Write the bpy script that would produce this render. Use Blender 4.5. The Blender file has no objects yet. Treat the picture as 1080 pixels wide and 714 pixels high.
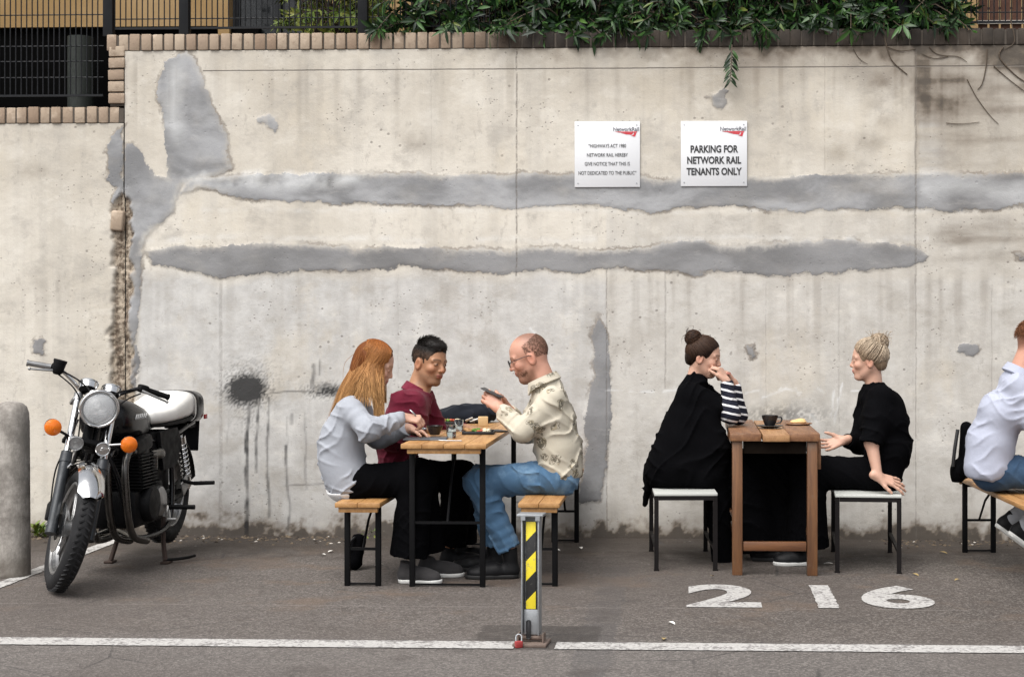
import bpy, bmesh, math, random
import numpy as np
from mathutils import Vector, Matrix, Quaternion
R = math.radians
PI = math.pi
random.seed(7)
rng = np.random.default_rng(7)
SC = bpy.context.scene
COL = SC.collection

# ------------------------------------------------------------------ camera
F, CX, CY, H = 1700.0, 654.0, 335.0, 1.45        # focal length / principal point in pixels of the 1080 px photograph, eye height
TH = R(2.4)
CT, ST = math.cos(TH), math.sin(TH)
cam = bpy.data.cameras.new('camera')
cam_o = bpy.data.objects.new('camera', cam)
COL.objects.link(cam_o)
cam_o.location = (0, 0, H)
cam_o.rotation_euler = (R(90), 0, TH)
cam.sensor_width = 36
cam.lens = 36 * F / 1080
cam.shift_x = (540 - CX) / 1080
cam.shift_y = (CY - 357) / 1080
cam.clip_start, cam.clip_end = .1, 500
SC.camera = cam_o

# ------------------------------------------------------------------ light
SUN_DIR = Vector((-.30, -.50, .95)).normalized()
world = bpy.data.worlds.new('World')
SC.world = world
world.use_nodes = True
wn = world.node_tree
bg = wn.nodes['Background']
sky = wn.nodes.new('ShaderNodeTexSky')
sky.sky_type = 'NISHITA'
sky.sun_disc = False
sky.sun_elevation = math.asin(SUN_DIR.z)
sky.sun_rotation = math.atan2(SUN_DIR.x, SUN_DIR.y)
sky.dust_density = 4.0
sky.air_density = 1.0
hs = wn.nodes.new('ShaderNodeHueSaturation')       # cloud cover: the blue of the clear sky is mostly gone
hs.inputs['Saturation'].default_value = .22
wn.links.new(sky.outputs[0], hs.inputs['Color'])
wn.links.new(hs.outputs[0], bg.inputs[0])
bg.inputs[1].default_value = .085
sun = bpy.data.lights.new('sun', 'SUN')
sun.energy = 1.3
sun.angle = R(60)
sun.color = (1, .97, .925)
sun_o = bpy.data.objects.new('sun', sun)
COL.objects.link(sun_o)
sun_o.rotation_euler = SUN_DIR.to_track_quat('Z', 'Y').to_euler()
sun_o.location = (-6, -8, 12)
SC.view_settings.view_transform = 'Standard'
SC.view_settings.look = 'None'
SC.view_settings.exposure = 1.38
SC.view_settings.gamma = 1
SC.view_settings.use_curve_mapping = False
SC.cycles.max_bounces = 6
SC.cycles.use_denoising = True

# ------------------------------------------------------------------ measuring helpers
def atY(px, py, Y):
    "world point seen at photo pixel (px, py) on the vertical plane at depth Y"
    r = (px - CX) / F
    X = (r * Y * CT - Y * ST) / (CT + r * ST)
    dc = -X * ST + Y * CT
    return Vector((X, Y, H - (py - CY) * dc / F))

def atZ(px, py, z):
    dc = F * (H - z) / (py - CY)
    xc = (px - CX) * dc / F
    return Vector((xc * CT - dc * ST, xc * ST + dc * CT, z))

# ------------------------------------------------------------------ materials
class NT:
    "small wrapper that writes node trees as expressions"
    def __init__(s, name):
        s.m = bpy.data.materials.new(name)
        s.m.use_nodes = True
        s.t = s.m.node_tree
        s.b = s.t.nodes['Principled BSDF']
    def put(s, sock, v):
        if hasattr(v, 'is_linked'):
            s.t.links.new(v, sock)
        elif isinstance(v, (tuple, list)) and len(v) == 3 and sock.type == 'RGBA':
            sock.default_value = (*v, 1)
        else:
            sock.default_value = v
    def math(s, op, a, b=0.0, c=0.0, clamp=False):
        n = s.t.nodes.new('ShaderNodeMath'); n.operation = op; n.use_clamp = clamp
        for i, v in enumerate((a, b, c)): s.put(n.inputs[i], v)
        return n.outputs[0]
    def add(s, a, b): return s.math('ADD', a, b)
    def mul(s, a, b): return s.math('MULTIPLY', a, b)
    def sub(s, a, b): return s.math('SUBTRACT', a, b)
    def step(s, v, lo, hi, o0=0.0, o1=1.0):
        n = s.t.nodes.new('ShaderNodeMapRange'); n.interpolation_type = 'SMOOTHSTEP'
        s.put(n.inputs[0], v); s.put(n.inputs[1], lo); s.put(n.inputs[2], hi); s.put(n.inputs[3], o0); s.put(n.inputs[4], o1)
        return n.outputs[0]
    def coord(s, which='Object'):
        return s.t.nodes.new('ShaderNodeTexCoord').outputs[which]
    def pos(s):
        return s.t.nodes.new('ShaderNodeNewGeometry').outputs['Position']
    def mapping(s, v, scale=(1, 1, 1), rot=(0, 0, 0), loc=(0, 0, 0)):
        n = s.t.nodes.new('ShaderNodeMapping')
        s.put(n.inputs[0], v); n.inputs['Scale'].default_value = scale; n.inputs['Rotation'].default_value = rot; n.inputs['Location'].default_value = loc
        return n.outputs[0]
    def noise(s, v, scale, detail=4, rough=.55, dist=0.0):
        n = s.t.nodes.new('ShaderNodeTexNoise')
        s.put(n.inputs['Vector'], v); n.inputs['Scale'].default_value = scale; n.inputs['Detail'].default_value = detail
        n.inputs['Roughness'].default_value = rough; n.inputs['Distortion'].default_value = dist
        return n.outputs[0]
    def voro(s, v, scale, feature='F1', out='Distance', rand=1.0):
        n = s.t.nodes.new('ShaderNodeTexVoronoi'); n.feature = feature
        s.put(n.inputs['Vector'], v); n.inputs['Scale'].default_value = scale; n.inputs['Randomness'].default_value = rand
        return n.outputs[out]
    def mix(s, f, a, b, blend='MIX'):
        n = s.t.nodes.new('ShaderNodeMix'); n.data_type = 'RGBA'; n.blend_type = blend; n.clamp_factor = True
        s.put(n.inputs[0], f); s.put(n.inputs[6], a); s.put(n.inputs[7], b)
        return n.outputs[2]
    def sep(s, v):
        n = s.t.nodes.new('ShaderNodeSeparateXYZ'); s.put(n.inputs[0], v)
        return n.outputs[0], n.outputs[1], n.outputs[2]
    def comb(s, x, y, z):
        n = s.t.nodes.new('ShaderNodeCombineXYZ')
        for i, v in enumerate((x, y, z)): s.put(n.inputs[i], v)
        return n.outputs[0]
    def attr(s, name, out='Fac'):
        n = s.t.nodes.new('ShaderNodeAttribute'); n.attribute_name = name
        return n.outputs[out]
    def rand(s):
        return s.t.nodes.new('ShaderNodeObjectInfo').outputs['Random']
    def isl(s):
        return s.t.nodes.new('ShaderNodeNewGeometry').outputs['Random Per Island']
    def bump(s, h, strength=.3, dist=.01):
        n = s.t.nodes.new('ShaderNodeBump'); n.inputs['Strength'].default_value = strength; n.inputs['Distance'].default_value = dist
        s.put(n.inputs['Height'], h); s.put(s.b.inputs['Normal'], n.outputs[0])
    def done(s, col, rough=.6, metal=0.0, **kw):
        s.put(s.b.inputs['Base Color'], col); s.put(s.b.inputs['Roughness'], rough); s.put(s.b.inputs['Metallic'], metal)
        for k, v in kw.items(): s.put(s.b.inputs[k.replace('_', ' ')], v)
        return s.m

def simple(name, col, rough=.6, metal=0.0, var=.25, scale=25, bump=.0, bscale=None, **kw):
    "one colour with uneven wear, uneven gloss and a little relief"
    n = NT(name)
    v = n.coord()
    nz = n.noise(v, scale, 5)
    dark = tuple(c * (1 - var) for c in col); lite = tuple(min(1, c * (1 + var)) for c in col)
    c = n.mix(nz, dark, lite)
    r = n.step(n.noise(v, scale * .6, 4), .3, .7, max(.03, rough - .1), min(1, rough + .1))
    if bump: n.bump(n.noise(v, bscale or scale * 4, 4), bump, .004)
    return n.done(c, r, metal, **kw)

# ------------------------------------------------------------------ objects, tags
def tag(o, label=None, cat=None, group=None, kind=None):
    if label: o['label'] = label
    if cat: o['category'] = cat
    if group: o['group'] = group
    if kind: o['kind'] = kind
    return o

def thing(name, label, cat, loc=(0, 0, 0), rz=0, group=None):
    o = bpy.data.objects.new(name, None); COL.objects.link(o)
    o.empty_display_size = .1
    o.location = loc; o.rotation_euler = (0, 0, rz)
    return tag(o, label, cat, group)

def copy_tree(o, parent=None):
    c = o.copy(); COL.objects.link(c)
    if parent is not None: c.parent = parent
    for ch in list(o.children): copy_tree(ch, c)
    return c

def link_mesh(name, me, mat, parent=None, sharp=40):
    mats = mat if isinstance(mat, (list, tuple)) else [mat]
    for m in mats: me.materials.append(m)
    if sharp is not None and len(me.polygons):
        me.polygons.foreach_set('use_smooth', np.ones(len(me.polygons), bool))
        if sharp < 180: me.set_sharp_from_angle(angle=R(sharp))
    o = bpy.data.objects.new(name, me); COL.objects.link(o)
    if parent is not None: o.parent = parent
    return o

def frame_of(d, up=Vector((0, 0, 1))):
    d = Vector(d).normalized()
    if abs(d.dot(up)) > .98: up = Vector((1, 0, 0))
    x = up.cross(d).normalized()
    y = d.cross(x)
    return x, y, d

class MB:
    "collects shapes into one mesh"
    def __init__(s): s.bm = bmesh.new()
    def _xf(s, vs, M):
        for v in vs: v.co = M @ v.co
    def box(s, c, size, rot=None, bevel=0.0, seg=2):
        r = bmesh.ops.create_cube(s.bm, size=1)
        vs = r['verts']
        M = Matrix.Translation(Vector(c)) @ (rot.to_4x4() if rot else Matrix()) @ Matrix.Diagonal((*size, 1))
        s._xf(vs, M)
        if bevel:
            es = list({e for v in vs for e in v.link_edges})
            bmesh.ops.bevel(s.bm, geom=es, offset=bevel, segments=seg, affect='EDGES', profile=.5)
        return s
    def span(s, lo, hi, bevel=0.0):
        lo, hi = Vector(lo), Vector(hi)
        return s.box((lo + hi) / 2, hi - lo, None, bevel)
    def ring_surface(s, rings, cap=True, close=False):
        "skin a list of equal-length point rings"
        R_ = [[s.bm.verts.new(p) for p in ring] for ring in rings]
        n = len(R_[0])
        m = len(R_)
        for i in range(m if close else m - 1):
            A, B = R_[i], R_[(i + 1) % m]
            for j in range(n):
                s.bm.faces.new((A[j], A[(j + 1) % n], B[(j + 1) % n], B[j]))
        if cap and not close:
            s.bm.faces.new(R_[0][::-1]); s.bm.faces.new(R_[-1])
        return s
    def cyl(s, a, b, r1, r2=None, seg=16):
        a, b = Vector(a), Vector(b); r2 = r1 if r2 is None else r2
        x, y, d = frame_of(b - a)
        return s.ring_surface([[p + (x * math.cos(t) + y * math.sin(t)) * r for t in [2 * PI * k / seg for k in range(seg)]] for p, r in ((a, r1), (b, r2))])
    def bar(s, a, b, w, h, up=Vector((0, 0, 1)), bevel=0.0):
        a, b = Vector(a), Vector(b)
        x, y, d = frame_of(b - a, Vector(up))
        M = Matrix((x, y, d)).transposed()
        return s.box((a + b) / 2, (w, h, (b - a).length), M, bevel)
    def tube(s, pts, r, seg=8, smooth=0):
        pts = [Vector(p) for p in pts]
        if smooth: pts = catmull(pts, smooth)
        rs = r if isinstance(r, (list, tuple)) else [r] * len(pts)
        if len(rs) != len(pts):
            rs = [rs[0] + (rs[-1] - rs[0]) * i / (len(pts) - 1) for i in range(len(pts))] if len(rs) == 2 else [float(np.interp(i / (len(pts) - 1), np.linspace(0, 1, len(rs)), rs)) for i in range(len(pts))]
        rings = []
        x = None
        for i, p in enumerate(pts):
            d = (pts[min(i + 1, len(pts) - 1)] - pts[max(i - 1, 0)]).normalized()
            if x is None: x = frame_of(d)[0]
            x = (x - d * x.dot(d)).normalized()
            y = d.cross(x)
            rings.append([p + (x * math.cos(t) + y * math.sin(t)) * rs[i] for t in [2 * PI * k / seg for k in range(seg)]])
        return s.ring_surface(rings)
    def lathe(s, c, axis, prof, seg=24, up=Vector((0, 0, 1))):
        "prof: (radius, height along axis) pairs"
        c = Vector(c); x, y, d = frame_of(axis, Vector(up))
        return s.ring_surface([[c + d * h + (x * math.cos(t) + y * math.sin(t)) * max(r, 1e-4) for t in [2 * PI * k / seg for k in range(seg)]] for r, h in prof])
    def torus(s, c, axis, R1, r, seg=32, seg2=12, sx=1.0):
        c = Vector(c); x, y, d = frame_of(axis)
        rings = []
        for k in range(seg):
            t = 2 * PI * k / seg
            o = x * math.cos(t) + y * math.sin(t)
            rings.append([c + o * (R1 + r * math.cos(u)) + d * (r * sx * math.sin(u)) for u in [2 * PI * q / seg2 for q in range(seg2)]])
        return s.ring_surface(rings, close=True)
    def ell(s, c, rad, rot=None, seg=20, rings=12):
        r = bmesh.ops.create_uvsphere(s.bm, u_segments=seg, v_segments=rings, radius=1)
        M = Matrix.Translation(Vector(c)) @ (rot.to_4x4() if rot else Matrix()) @ Matrix.Diagonal((*rad, 1))
        s._xf(r['verts'], M)
        return s
    def prism(s, pts, n):
        "flat polygon pushed along n"
        n = Vector(n)
        return s.ring_surface([[Vector(p) for p in pts], [Vector(p) + n for p in pts]])
    def face(s, pts):
        s.bm.faces.new([s.bm.verts.new(p) for p in pts]); return s
    def build(s, name, mat, parent=None, sharp=40, origin=None):
        bmesh.ops.recalc_face_normals(s.bm, faces=s.bm.faces)
        me = bpy.data.meshes.new(name)
        if origin is not None:
            bmesh.ops.translate(s.bm, verts=s.bm.verts, vec=-Vector(origin))
        s.bm.to_mesh(me); s.bm.free()
        o = link_mesh(name, me, mat, parent, sharp)
        if origin is not None and parent is None: o.location = origin
        return o

def catmull(pts, n):
    out = []
    P = [pts[0]] + list(pts) + [pts[-1]]
    for i in range(1, len(P) - 2):
        a, b, c, d = P[i - 1], P[i], P[i + 1], P[i + 2]
        for k in range(n):
            t = k / n
            out.append(.5 * ((2 * b) + (c - a) * t + (2 * a - 5 * b + 4 * c - d) * t * t + (3 * b - a - 3 * c + d) * t ** 3))
    out.append(pts[-1])
    return out

def grid_mesh(name, X, Z, Y):
    "vertical sheet: X (m), Z (n) coordinates, Y (n, m) depth"
    m, n = len(X), len(Z)
    co = np.empty((n, m, 3), np.float32)
    co[..., 0] = X[None, :]; co[..., 2] = Z[:, None]; co[..., 1] = Y
    return quad_mesh(name, co)

def quad_mesh(name, co):
    n, m = co.shape[:2]
    idx = np.arange(n * m).reshape(n, m)
    q = np.stack([idx[:-1, :-1], idx[:-1, 1:], idx[1:, 1:], idx[1:, :-1]], -1).reshape(-1, 4)
    return raw_mesh(name, co.reshape(-1, 3), q)

def raw_mesh(name, v, q):
    me = bpy.data.meshes.new(name)
    k = q.shape[1]
    me.vertices.add(len(v)); me.vertices.foreach_set('co', np.ascontiguousarray(v, np.float32).ravel())
    me.loops.add(len(q) * k); me.loops.foreach_set('vertex_index', np.ascontiguousarray(q, np.int32).ravel())
    me.polygons.add(len(q)); me.polygons.foreach_set('loop_start', np.arange(0, len(q) * k, k, dtype=np.int32))
    me.update(calc_edges=True)
    return me

def set_attr(me, name, arr):
    a = me.attributes.new(name, 'FLOAT', 'POINT')
    a.data.foreach_set('value', np.ascontiguousarray(arr, np.float32).ravel())

def set_col(me, name, arr):
    a = me.attributes.new(name, 'FLOAT_COLOR', 'POINT')
    c = np.ones((len(arr), 4), np.float32); c[:, :3] = arr
    a.data.foreach_set('color', c.ravel())

def text_obj(name, body, size, mat, parent, loc, rot, xs=1.0, bold=0.0, depth=.0015, align='CENTER'):
    cu = bpy.data.curves.new(name, 'FONT')
    cu.body = body; cu.size = size; cu.align_x = align; cu.extrude = depth; cu.offset = bold
    cu.resolution_u = 6
    t = bpy.data.objects.new(name, cu); COL.objects.link(t)
    bpy.context.view_layer.update()
    dg = bpy.context.evaluated_depsgraph_get()
    me = bpy.data.meshes.new_from_object(t.evaluated_get(dg))
    bpy.data.objects.remove(t); bpy.data.curves.remove(cu)
    me.materials.clear()
    me.transform(Matrix.Diagonal((xs, 1, 1, 1)))
    o = link_mesh(name, me, mat, parent, None)
    o.location = loc; o.rotation_euler = rot
    return o
# ================================================================== the wall, the ground, the terrace behind
WY = 10.6                    # front face of the wall
XJ = atY(131, 300, WY).x     # the joint between the two walls
ZT = 3.225                   # top of the tall wall's concrete
ZL = 2.745                   # top of the low wall

def poly_sd(px, py, poly):
    "signed distance (negative inside) from points to a polygon"
    P = np.array(poly, np.float32)
    d = np.full(px.shape, 1e9, np.float32)
    ins = np.zeros(px.shape, bool)
    for i in range(len(P)):
        a, b = P[i], P[(i + 1) % len(P)]
        e = b - a
        t = np.clip(((px - a[0]) * e[0] + (py - a[1]) * e[1]) / (e @ e + 1e-9), 0, 1)
        d = np.minimum(d, np.hypot(px - a[0] - t * e[0], py - a[1] - t * e[1]))
        c = ((a[1] > py) != (b[1] > py)) & (px < e[0] * (py - a[1]) / (e[1] + 1e-9) + a[0])
        ins ^= c
    return np.where(ins, -d, d)

def line_d(px, py, pts):
    d = np.full(px.shape, 1e9, np.float32)
    for a, b in zip(pts[:-1], pts[1:]):
        e = (b[0] - a[0], b[1] - a[1])
        t = np.clip(((px - a[0]) * e[0] + (py - a[1]) * e[1]) / (e[0] ** 2 + e[1] ** 2 + 1e-9), 0, 1)
        d = np.minimum(d, np.hypot(px - a[0] - t * e[0], py - a[1] - t * e[1]))
    return d

def vnoise(x, y, s, seed=0, octs=4):
    "value noise, numpy"
    out = np.zeros(x.shape, np.float32); amp = 1.0; tot = 0
    for o in range(octs):
        g = np.random.default_rng(seed + o).random((256, 256)).astype(np.float32)
        u, v = x * s, y * s
        iu, iv = np.floor(u).astype(int), np.floor(v).astype(int)
        fu, fv = u - iu, v - iv
        fu = fu * fu * (3 - 2 * fu); fv = fv * fv * (3 - 2 * fv)
        a = g[iu & 255, iv & 255]; b = g[(iu + 1) & 255, iv & 255]; c = g[iu & 255, (iv + 1) & 255]; d = g[(iu + 1) & 255, (iv + 1) & 255]
        out += amp * ((a * (1 - fu) + b * fu) * (1 - fv) + (c * (1 - fu) + d * fu) * fv)
        tot += amp; amp *= .5; s *= 2.03
    return out / tot

PATCHES = [
    [(196, 188), (240, 186), (300, 184), (420, 182), (500, 185), (545, 181), (620, 186), (700, 188), (760, 190), (850, 186), (960, 182), (1080, 182), (1300, 182),
     (1300, 214), (1080, 217), (1000, 222), (930, 219), (840, 223), (760, 217), (690, 223), (610, 216), (545, 219), (480, 216), (400, 215), (330, 212), (260, 210), (215, 199), (190, 206)],
    [(150, 263), (200, 258), (270, 257), (340, 260), (440, 262), (540, 262), (640, 263), (700, 257), (745, 257), (760, 263), (830, 256), (900, 254), (960, 258), (979, 268),
     (972, 278), (930, 284), (860, 288), (820, 291), (760, 286), (730, 291), (700, 284), (650, 282), (610, 288), (560, 284), (500, 287), (430, 280), (370, 286), (300, 289), (230, 291), (190, 284), (160, 276)],
    [(176, 64), (198, 58), (206, 62), (212, 80), (222, 105), (238, 138), (243, 178), (212, 192), (190, 197), (182, 224), (162, 238), (150, 258), (146, 300), (147, 390), (139, 420), (131, 410),
     (131, 150), (140, 148), (152, 165), (162, 186), (178, 188), (172, 130), (167, 92)],
    [(629, 330), (640, 350), (645, 400), (642, 470), (634, 530), (610, 530), (619, 470), (616, 440), (626, 400), (623, 350)],
    [(1012, 364), (1020, 359), (1030, 363), (1032, 371), (1024, 378), (1014, 376)],
    [(28, 362), (40, 357), (49, 363), (47, 374), (36, 377)],
    [(740, 100), (754, 95), (774, 90), (768, 106), (758, 118), (748, 114)],
    [(1066, 268), (1100, 262), (1100, 278), (1070, 276)],
    [(274, 126), (284, 119), (296, 127), (290, 140), (278, 138)],
    [(116, 140), (131, 132), (131, 200), (121, 214), (114, 190)],
    [(786, 366), (795, 363), (797, 372), (789, 374)],
]

def wall_sheet(name, x0, x1, ztop, mat, parent):
    fine = np.arange(max(x0, -5.2), min(x1, 2.8), .010)
    xs = np.concatenate([np.arange(x0, fine[0] - .05, .25), fine, np.arange(fine[-1] + .05, x1, .25), [x1]])
    zs = np.linspace(0, ztop, int(ztop / .010) + 1)
    X, Z = np.meshgrid(xs, zs)
    dc = -X * ST + WY * CT
    px = CX + F * (X * CT + WY * ST) / dc
    py = CY - (Z - H) * F / dc
    n1 = vnoise(X + 20, Z + 9, 2.3, 1); n2 = vnoise(X + 20, Z + 9, 14, 5); n3 = vnoise(X + 20, Z + 9, 55, 9, 3)
    wob = (vnoise(X + 20, Z + 9, 3.2, 21, 3) - .5) * 11
    patch = np.full(X.shape, 1e3, np.float32)
    rag = (n2 - .5) * 14 + (n1 - .5) * 8; rag2 = (vnoise(X + 31, Z + 17, 13, 77, 4) - .5) * 20
    for i, p in enumerate(PATCHES):
        if len(p) < 9: patch = np.minimum(patch, poly_sd(px + rag2, py + rag, p) + 1.5)
        else: patch = np.minimum(patch, poly_sd(px + wob * .5 + rag2 * .25, py + wob * (.45 if i == 0 else .8) + rag * .35, p))
    # crumbled joint
    cent = 127 + (vnoise(Z * 3 + 3, Z * 0 + 2, 1.5, 31) - .5) * 8
    half = np.interp(py, [195, 215, 260, 330, 395, 470, 566], [0, 11, 12, 12, 14, 11, 8])
    crumb = np.clip((half + (n2 - .5) * 14 - np.abs(px - cent)) / 4, 0, 1)
    crumb = np.where(py < 198, 0, crumb)
    # black sprayed stain and its runs
    st = np.zeros(X.shape, np.float32)
    grain = np.random.default_rng(5).random(X.shape).astype(np.float32)
    def blot(cx, cy, rx, ry, a):
        rr = np.hypot((px - cx) / rx, (py - cy) / ry)
        v = a * np.exp(-rr ** 2 * 1.1)
        return np.clip((v - .48 * grain * (.5 + n2)) * 1.6, 0, 1)
    st = np.maximum(st, blot(260, 411, 24, 18, 1.45))
    st = np.maximum(st, blot(262, 405, 34, 30, .46))
    st = np.maximum(st, blot(345, 412, 26, 9, .85))
    st = np.maximum(st, blot(262, 440, 22, 26, .28))
    for x, y0, y1, w, a in ((261, 424, 592, 2.6, .95), (271.5, 424, 498, 1.5, .8), (283, 420, 545, 1.7, .85), (303, 470, 592, 1.8, .75), (304, 440, 475, 1.0, .3), (309, 560, 590, 1.8, .5), (323, 436, 516, 1.5, .45),
                            (292, 560, 596, 3.0, .5), (240, 430, 470, 1, .25), (331, 385, 410, 2.5, .55), (338, 380, 395, 1.5, .5), (309, 437, 447, 2, .5)):
        dd = line_d(px + (n1 - .5) * 9 + (n2 - .5) * 2.5, py, [(x, y0), (x, y1)])
        st = np.maximum(st, a * np.clip((w * .75 * (.5 + n2) - dd) / 1.3 + .55, 0, 1) * np.clip(1.55 - (py - y0) / (y1 - y0) * .8, .2, 1) * np.clip(n2 * .8 + .35 + .8 * (vnoise(X * 2, Z * 8, 1.1, 90) - .5), .15, 1))
    st = np.maximum(st, .6 * np.clip(1.3 - line_d(px, py, [(276, 416), (300, 413), (334, 412)]), 0, 1))
    st = np.maximum(st, .5 * np.clip(1.2 - line_d(px, py, [(300, 512), (345, 510)]), 0, 1))
    # dirt: foot of the wall, below the planting with the shrubs' shade painted in, form lines
    dirt_shade = np.clip((py - 528 + (n1 - .5) * 70) / 46, 0, 1) * .6 + np.clip((py - 548 + (n2 - .5) * 36 + (n1 - .5) * 16 + (n3 - .5) * 14) / 22, 0, 1) * 1.2
    dirt_shade += np.clip((112 - py + (n1 - .5) * 90) / 60, 0, 1) * np.clip((px - 470) / 300, 0, 1) * .55 + np.clip((64 - py + (n2 - .5) * 30) / 14, 0, 1) * np.clip((px - 440) / 100, 0, 1) * .35  # staining under the coping, partly shade of the shrubs put into the colour
    hs = vnoise(X * 1.1 + 7, Z * 9, 1.7, 83, 4)
    dirt_shade += np.clip((px - 963) / 4, 0, 1) * np.clip((190 - py) / 30, 0, 1) * (.20 + .85 * np.clip(hs - .36, 0, 1) + .5 * (n1 - .4))
    dirt_shade += np.clip((px - 975) / 30, 0, 1) * np.clip(1 - np.abs(py - 250) / 40, 0, 1) * np.clip(hs * 1.6 - .45, 0, 1)
    dirt_shade += np.clip((px - 780) / 300, 0, 1) * np.clip((400 - py) / 200, 0, 1) * .10
    for cx, cy, rr in ((925, 85, 14), (935, 128, 11), (975, 95, 40), (35, 180, 14), (440, 150, 18), (915, 150, 20), (880, 160, 16)):
        dirt_shade += .40 * np.exp(-(((px - cx) / rr) ** 2 + ((py - cy) / (rr * .6)) ** 2)) * (n2 * 1.6)
    # water runs under the lower band on the right
    run = vnoise(X * 9 + 40, Z * .35 + 3, 2.2, 61, 3)
    dirt_shade += np.clip((run - .52) * 4, 0, 1) * np.clip((py - 280) / 20, 0, 1) * np.clip((430 - py) / 120, 0, 1) * np.where(px > 640, .30, .14)
    dirt_shade += np.clip((run - .58) * 4, 0, 1) * np.clip((py - 55) / 20, 0, 1) * np.clip((170 - py) / 90, 0, 1) * .25
    dirt_shade = np.clip(dirt_shade, 0, 1.2)
    tone = np.clip((py - 283 + (n1 - .5) * 26) / 14, 0, 1) * np.clip((px - 140) / 10, 0, 1) * np.where(px < 640, 1.0, .62)
    tone = np.maximum(tone, .35 * np.clip((py - 222) / 10, 0, 1) * (px > 640))
    lite = np.zeros(X.shape, np.float32)
    lite = np.maximum(lite, np.clip(1 - poly_sd(px + wob, py + rag * .5, [(200, 188), (300, 187), (380, 190), (330, 196), (230, 193)]) / 9, 0, 1) * np.clip(n2 * 1.6 - .25, 0, 1) * .85)
    lite = np.maximum(lite, .50 * np.clip(1 - np.abs(px - 184 - (py - 100) * .1 + (n1 - .5) * 20) / 15, 0, 1) * np.clip((py - 60) / 14, 0, 1) * np.clip((165 - py) / 30, 0, 1))
    lite = np.maximum(lite, .4 * np.clip((px - 968) / 4, 0, 1) * np.clip(1 - np.abs(py - 200 + (n1 - .5) * 24) / 14, 0, 1))
    lite = np.maximum(lite, .5 * np.clip((px - 968) / 3, 0, 1) * np.clip((1000 - px) / 16, 0, 1) * np.clip((py - 112) / 20, 0, 1) * (py < 185) * np.clip(vnoise(X * 1.2, Z * 12, 2.0, 66, 3) * 2.4 - .7, 0, 1))
    for ln in (((786, 413), (800, 410)), ((806, 418), (830, 409), (845, 414)), ((820, 412), (824, 408)), ((838, 408), (842, 416)), ((862, 409), (868, 414)), ((880, 411), (876, 440)),
               ((890, 404), (884, 420), (880, 446)), ((783, 436), (786, 450)), ((856, 436), (862, 446)), ((742, 409), (752, 411)), ((640, 413), (690, 414)), ((700, 414), (722, 412)), ((900, 411), (912, 410)), ((560, 345), (566, 350))):
        lite = np.maximum(lite, np.clip(1.6 - line_d(px + (n2 - .5) * 7, py + (n1 - .5) * 7, ln), 0, 1) * np.clip(n2 * 2.6 - .55, 0, 1) * .8)
    lite = np.maximum(lite, .45 * np.clip(1 - np.abs(py - 252 - (n1 - .5) * 10) / 5, 0, 1) * ((px > 150) & (px < 980)) * np.clip(n2 * 2 - .6, 0, 1))
    lite = np.maximum(lite, .4 * np.clip(1 - np.abs(py - 222 - (n1 - .5) * 10) / 4, 0, 1) * ((px > 210)) * np.clip(n2 * 2 - .6, 0, 1))
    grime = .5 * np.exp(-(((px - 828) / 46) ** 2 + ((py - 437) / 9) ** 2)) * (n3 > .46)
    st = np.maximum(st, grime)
    soft = np.clip(((py < 200) & (px > 190)) * 1.0 + ((py > 236) & (py < 271)) * 1.0, 0, 1) * np.clip(vnoise(X + 50, Z + 4, 2.4, 41, 3) * 3.2 - .9, 0, 1)
    soft = np.maximum(soft, np.clip(1 - np.hypot((px - 190) / 60, (py - 205) / 40), 0, 1))
    inpatch = np.clip(-patch / 3 + .5, 0, 1)
    Y = np.full(X.shape, WY) - .004 * inpatch + (n2 - .5) * .003 + crumb * (.012 + .05 * n3 * (n2))
    me = grid_mesh(name, xs, zs, Y)
    for k, a in (('patch', patch), ('stain', st), ('dirt_shade', dirt_shade), ('tone', tone), ('lite', lite), ('crumb', crumb), ('soft', soft)): set_attr(me, k, a)
    return link_mesh(name, me, mat, parent, 180)

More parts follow.
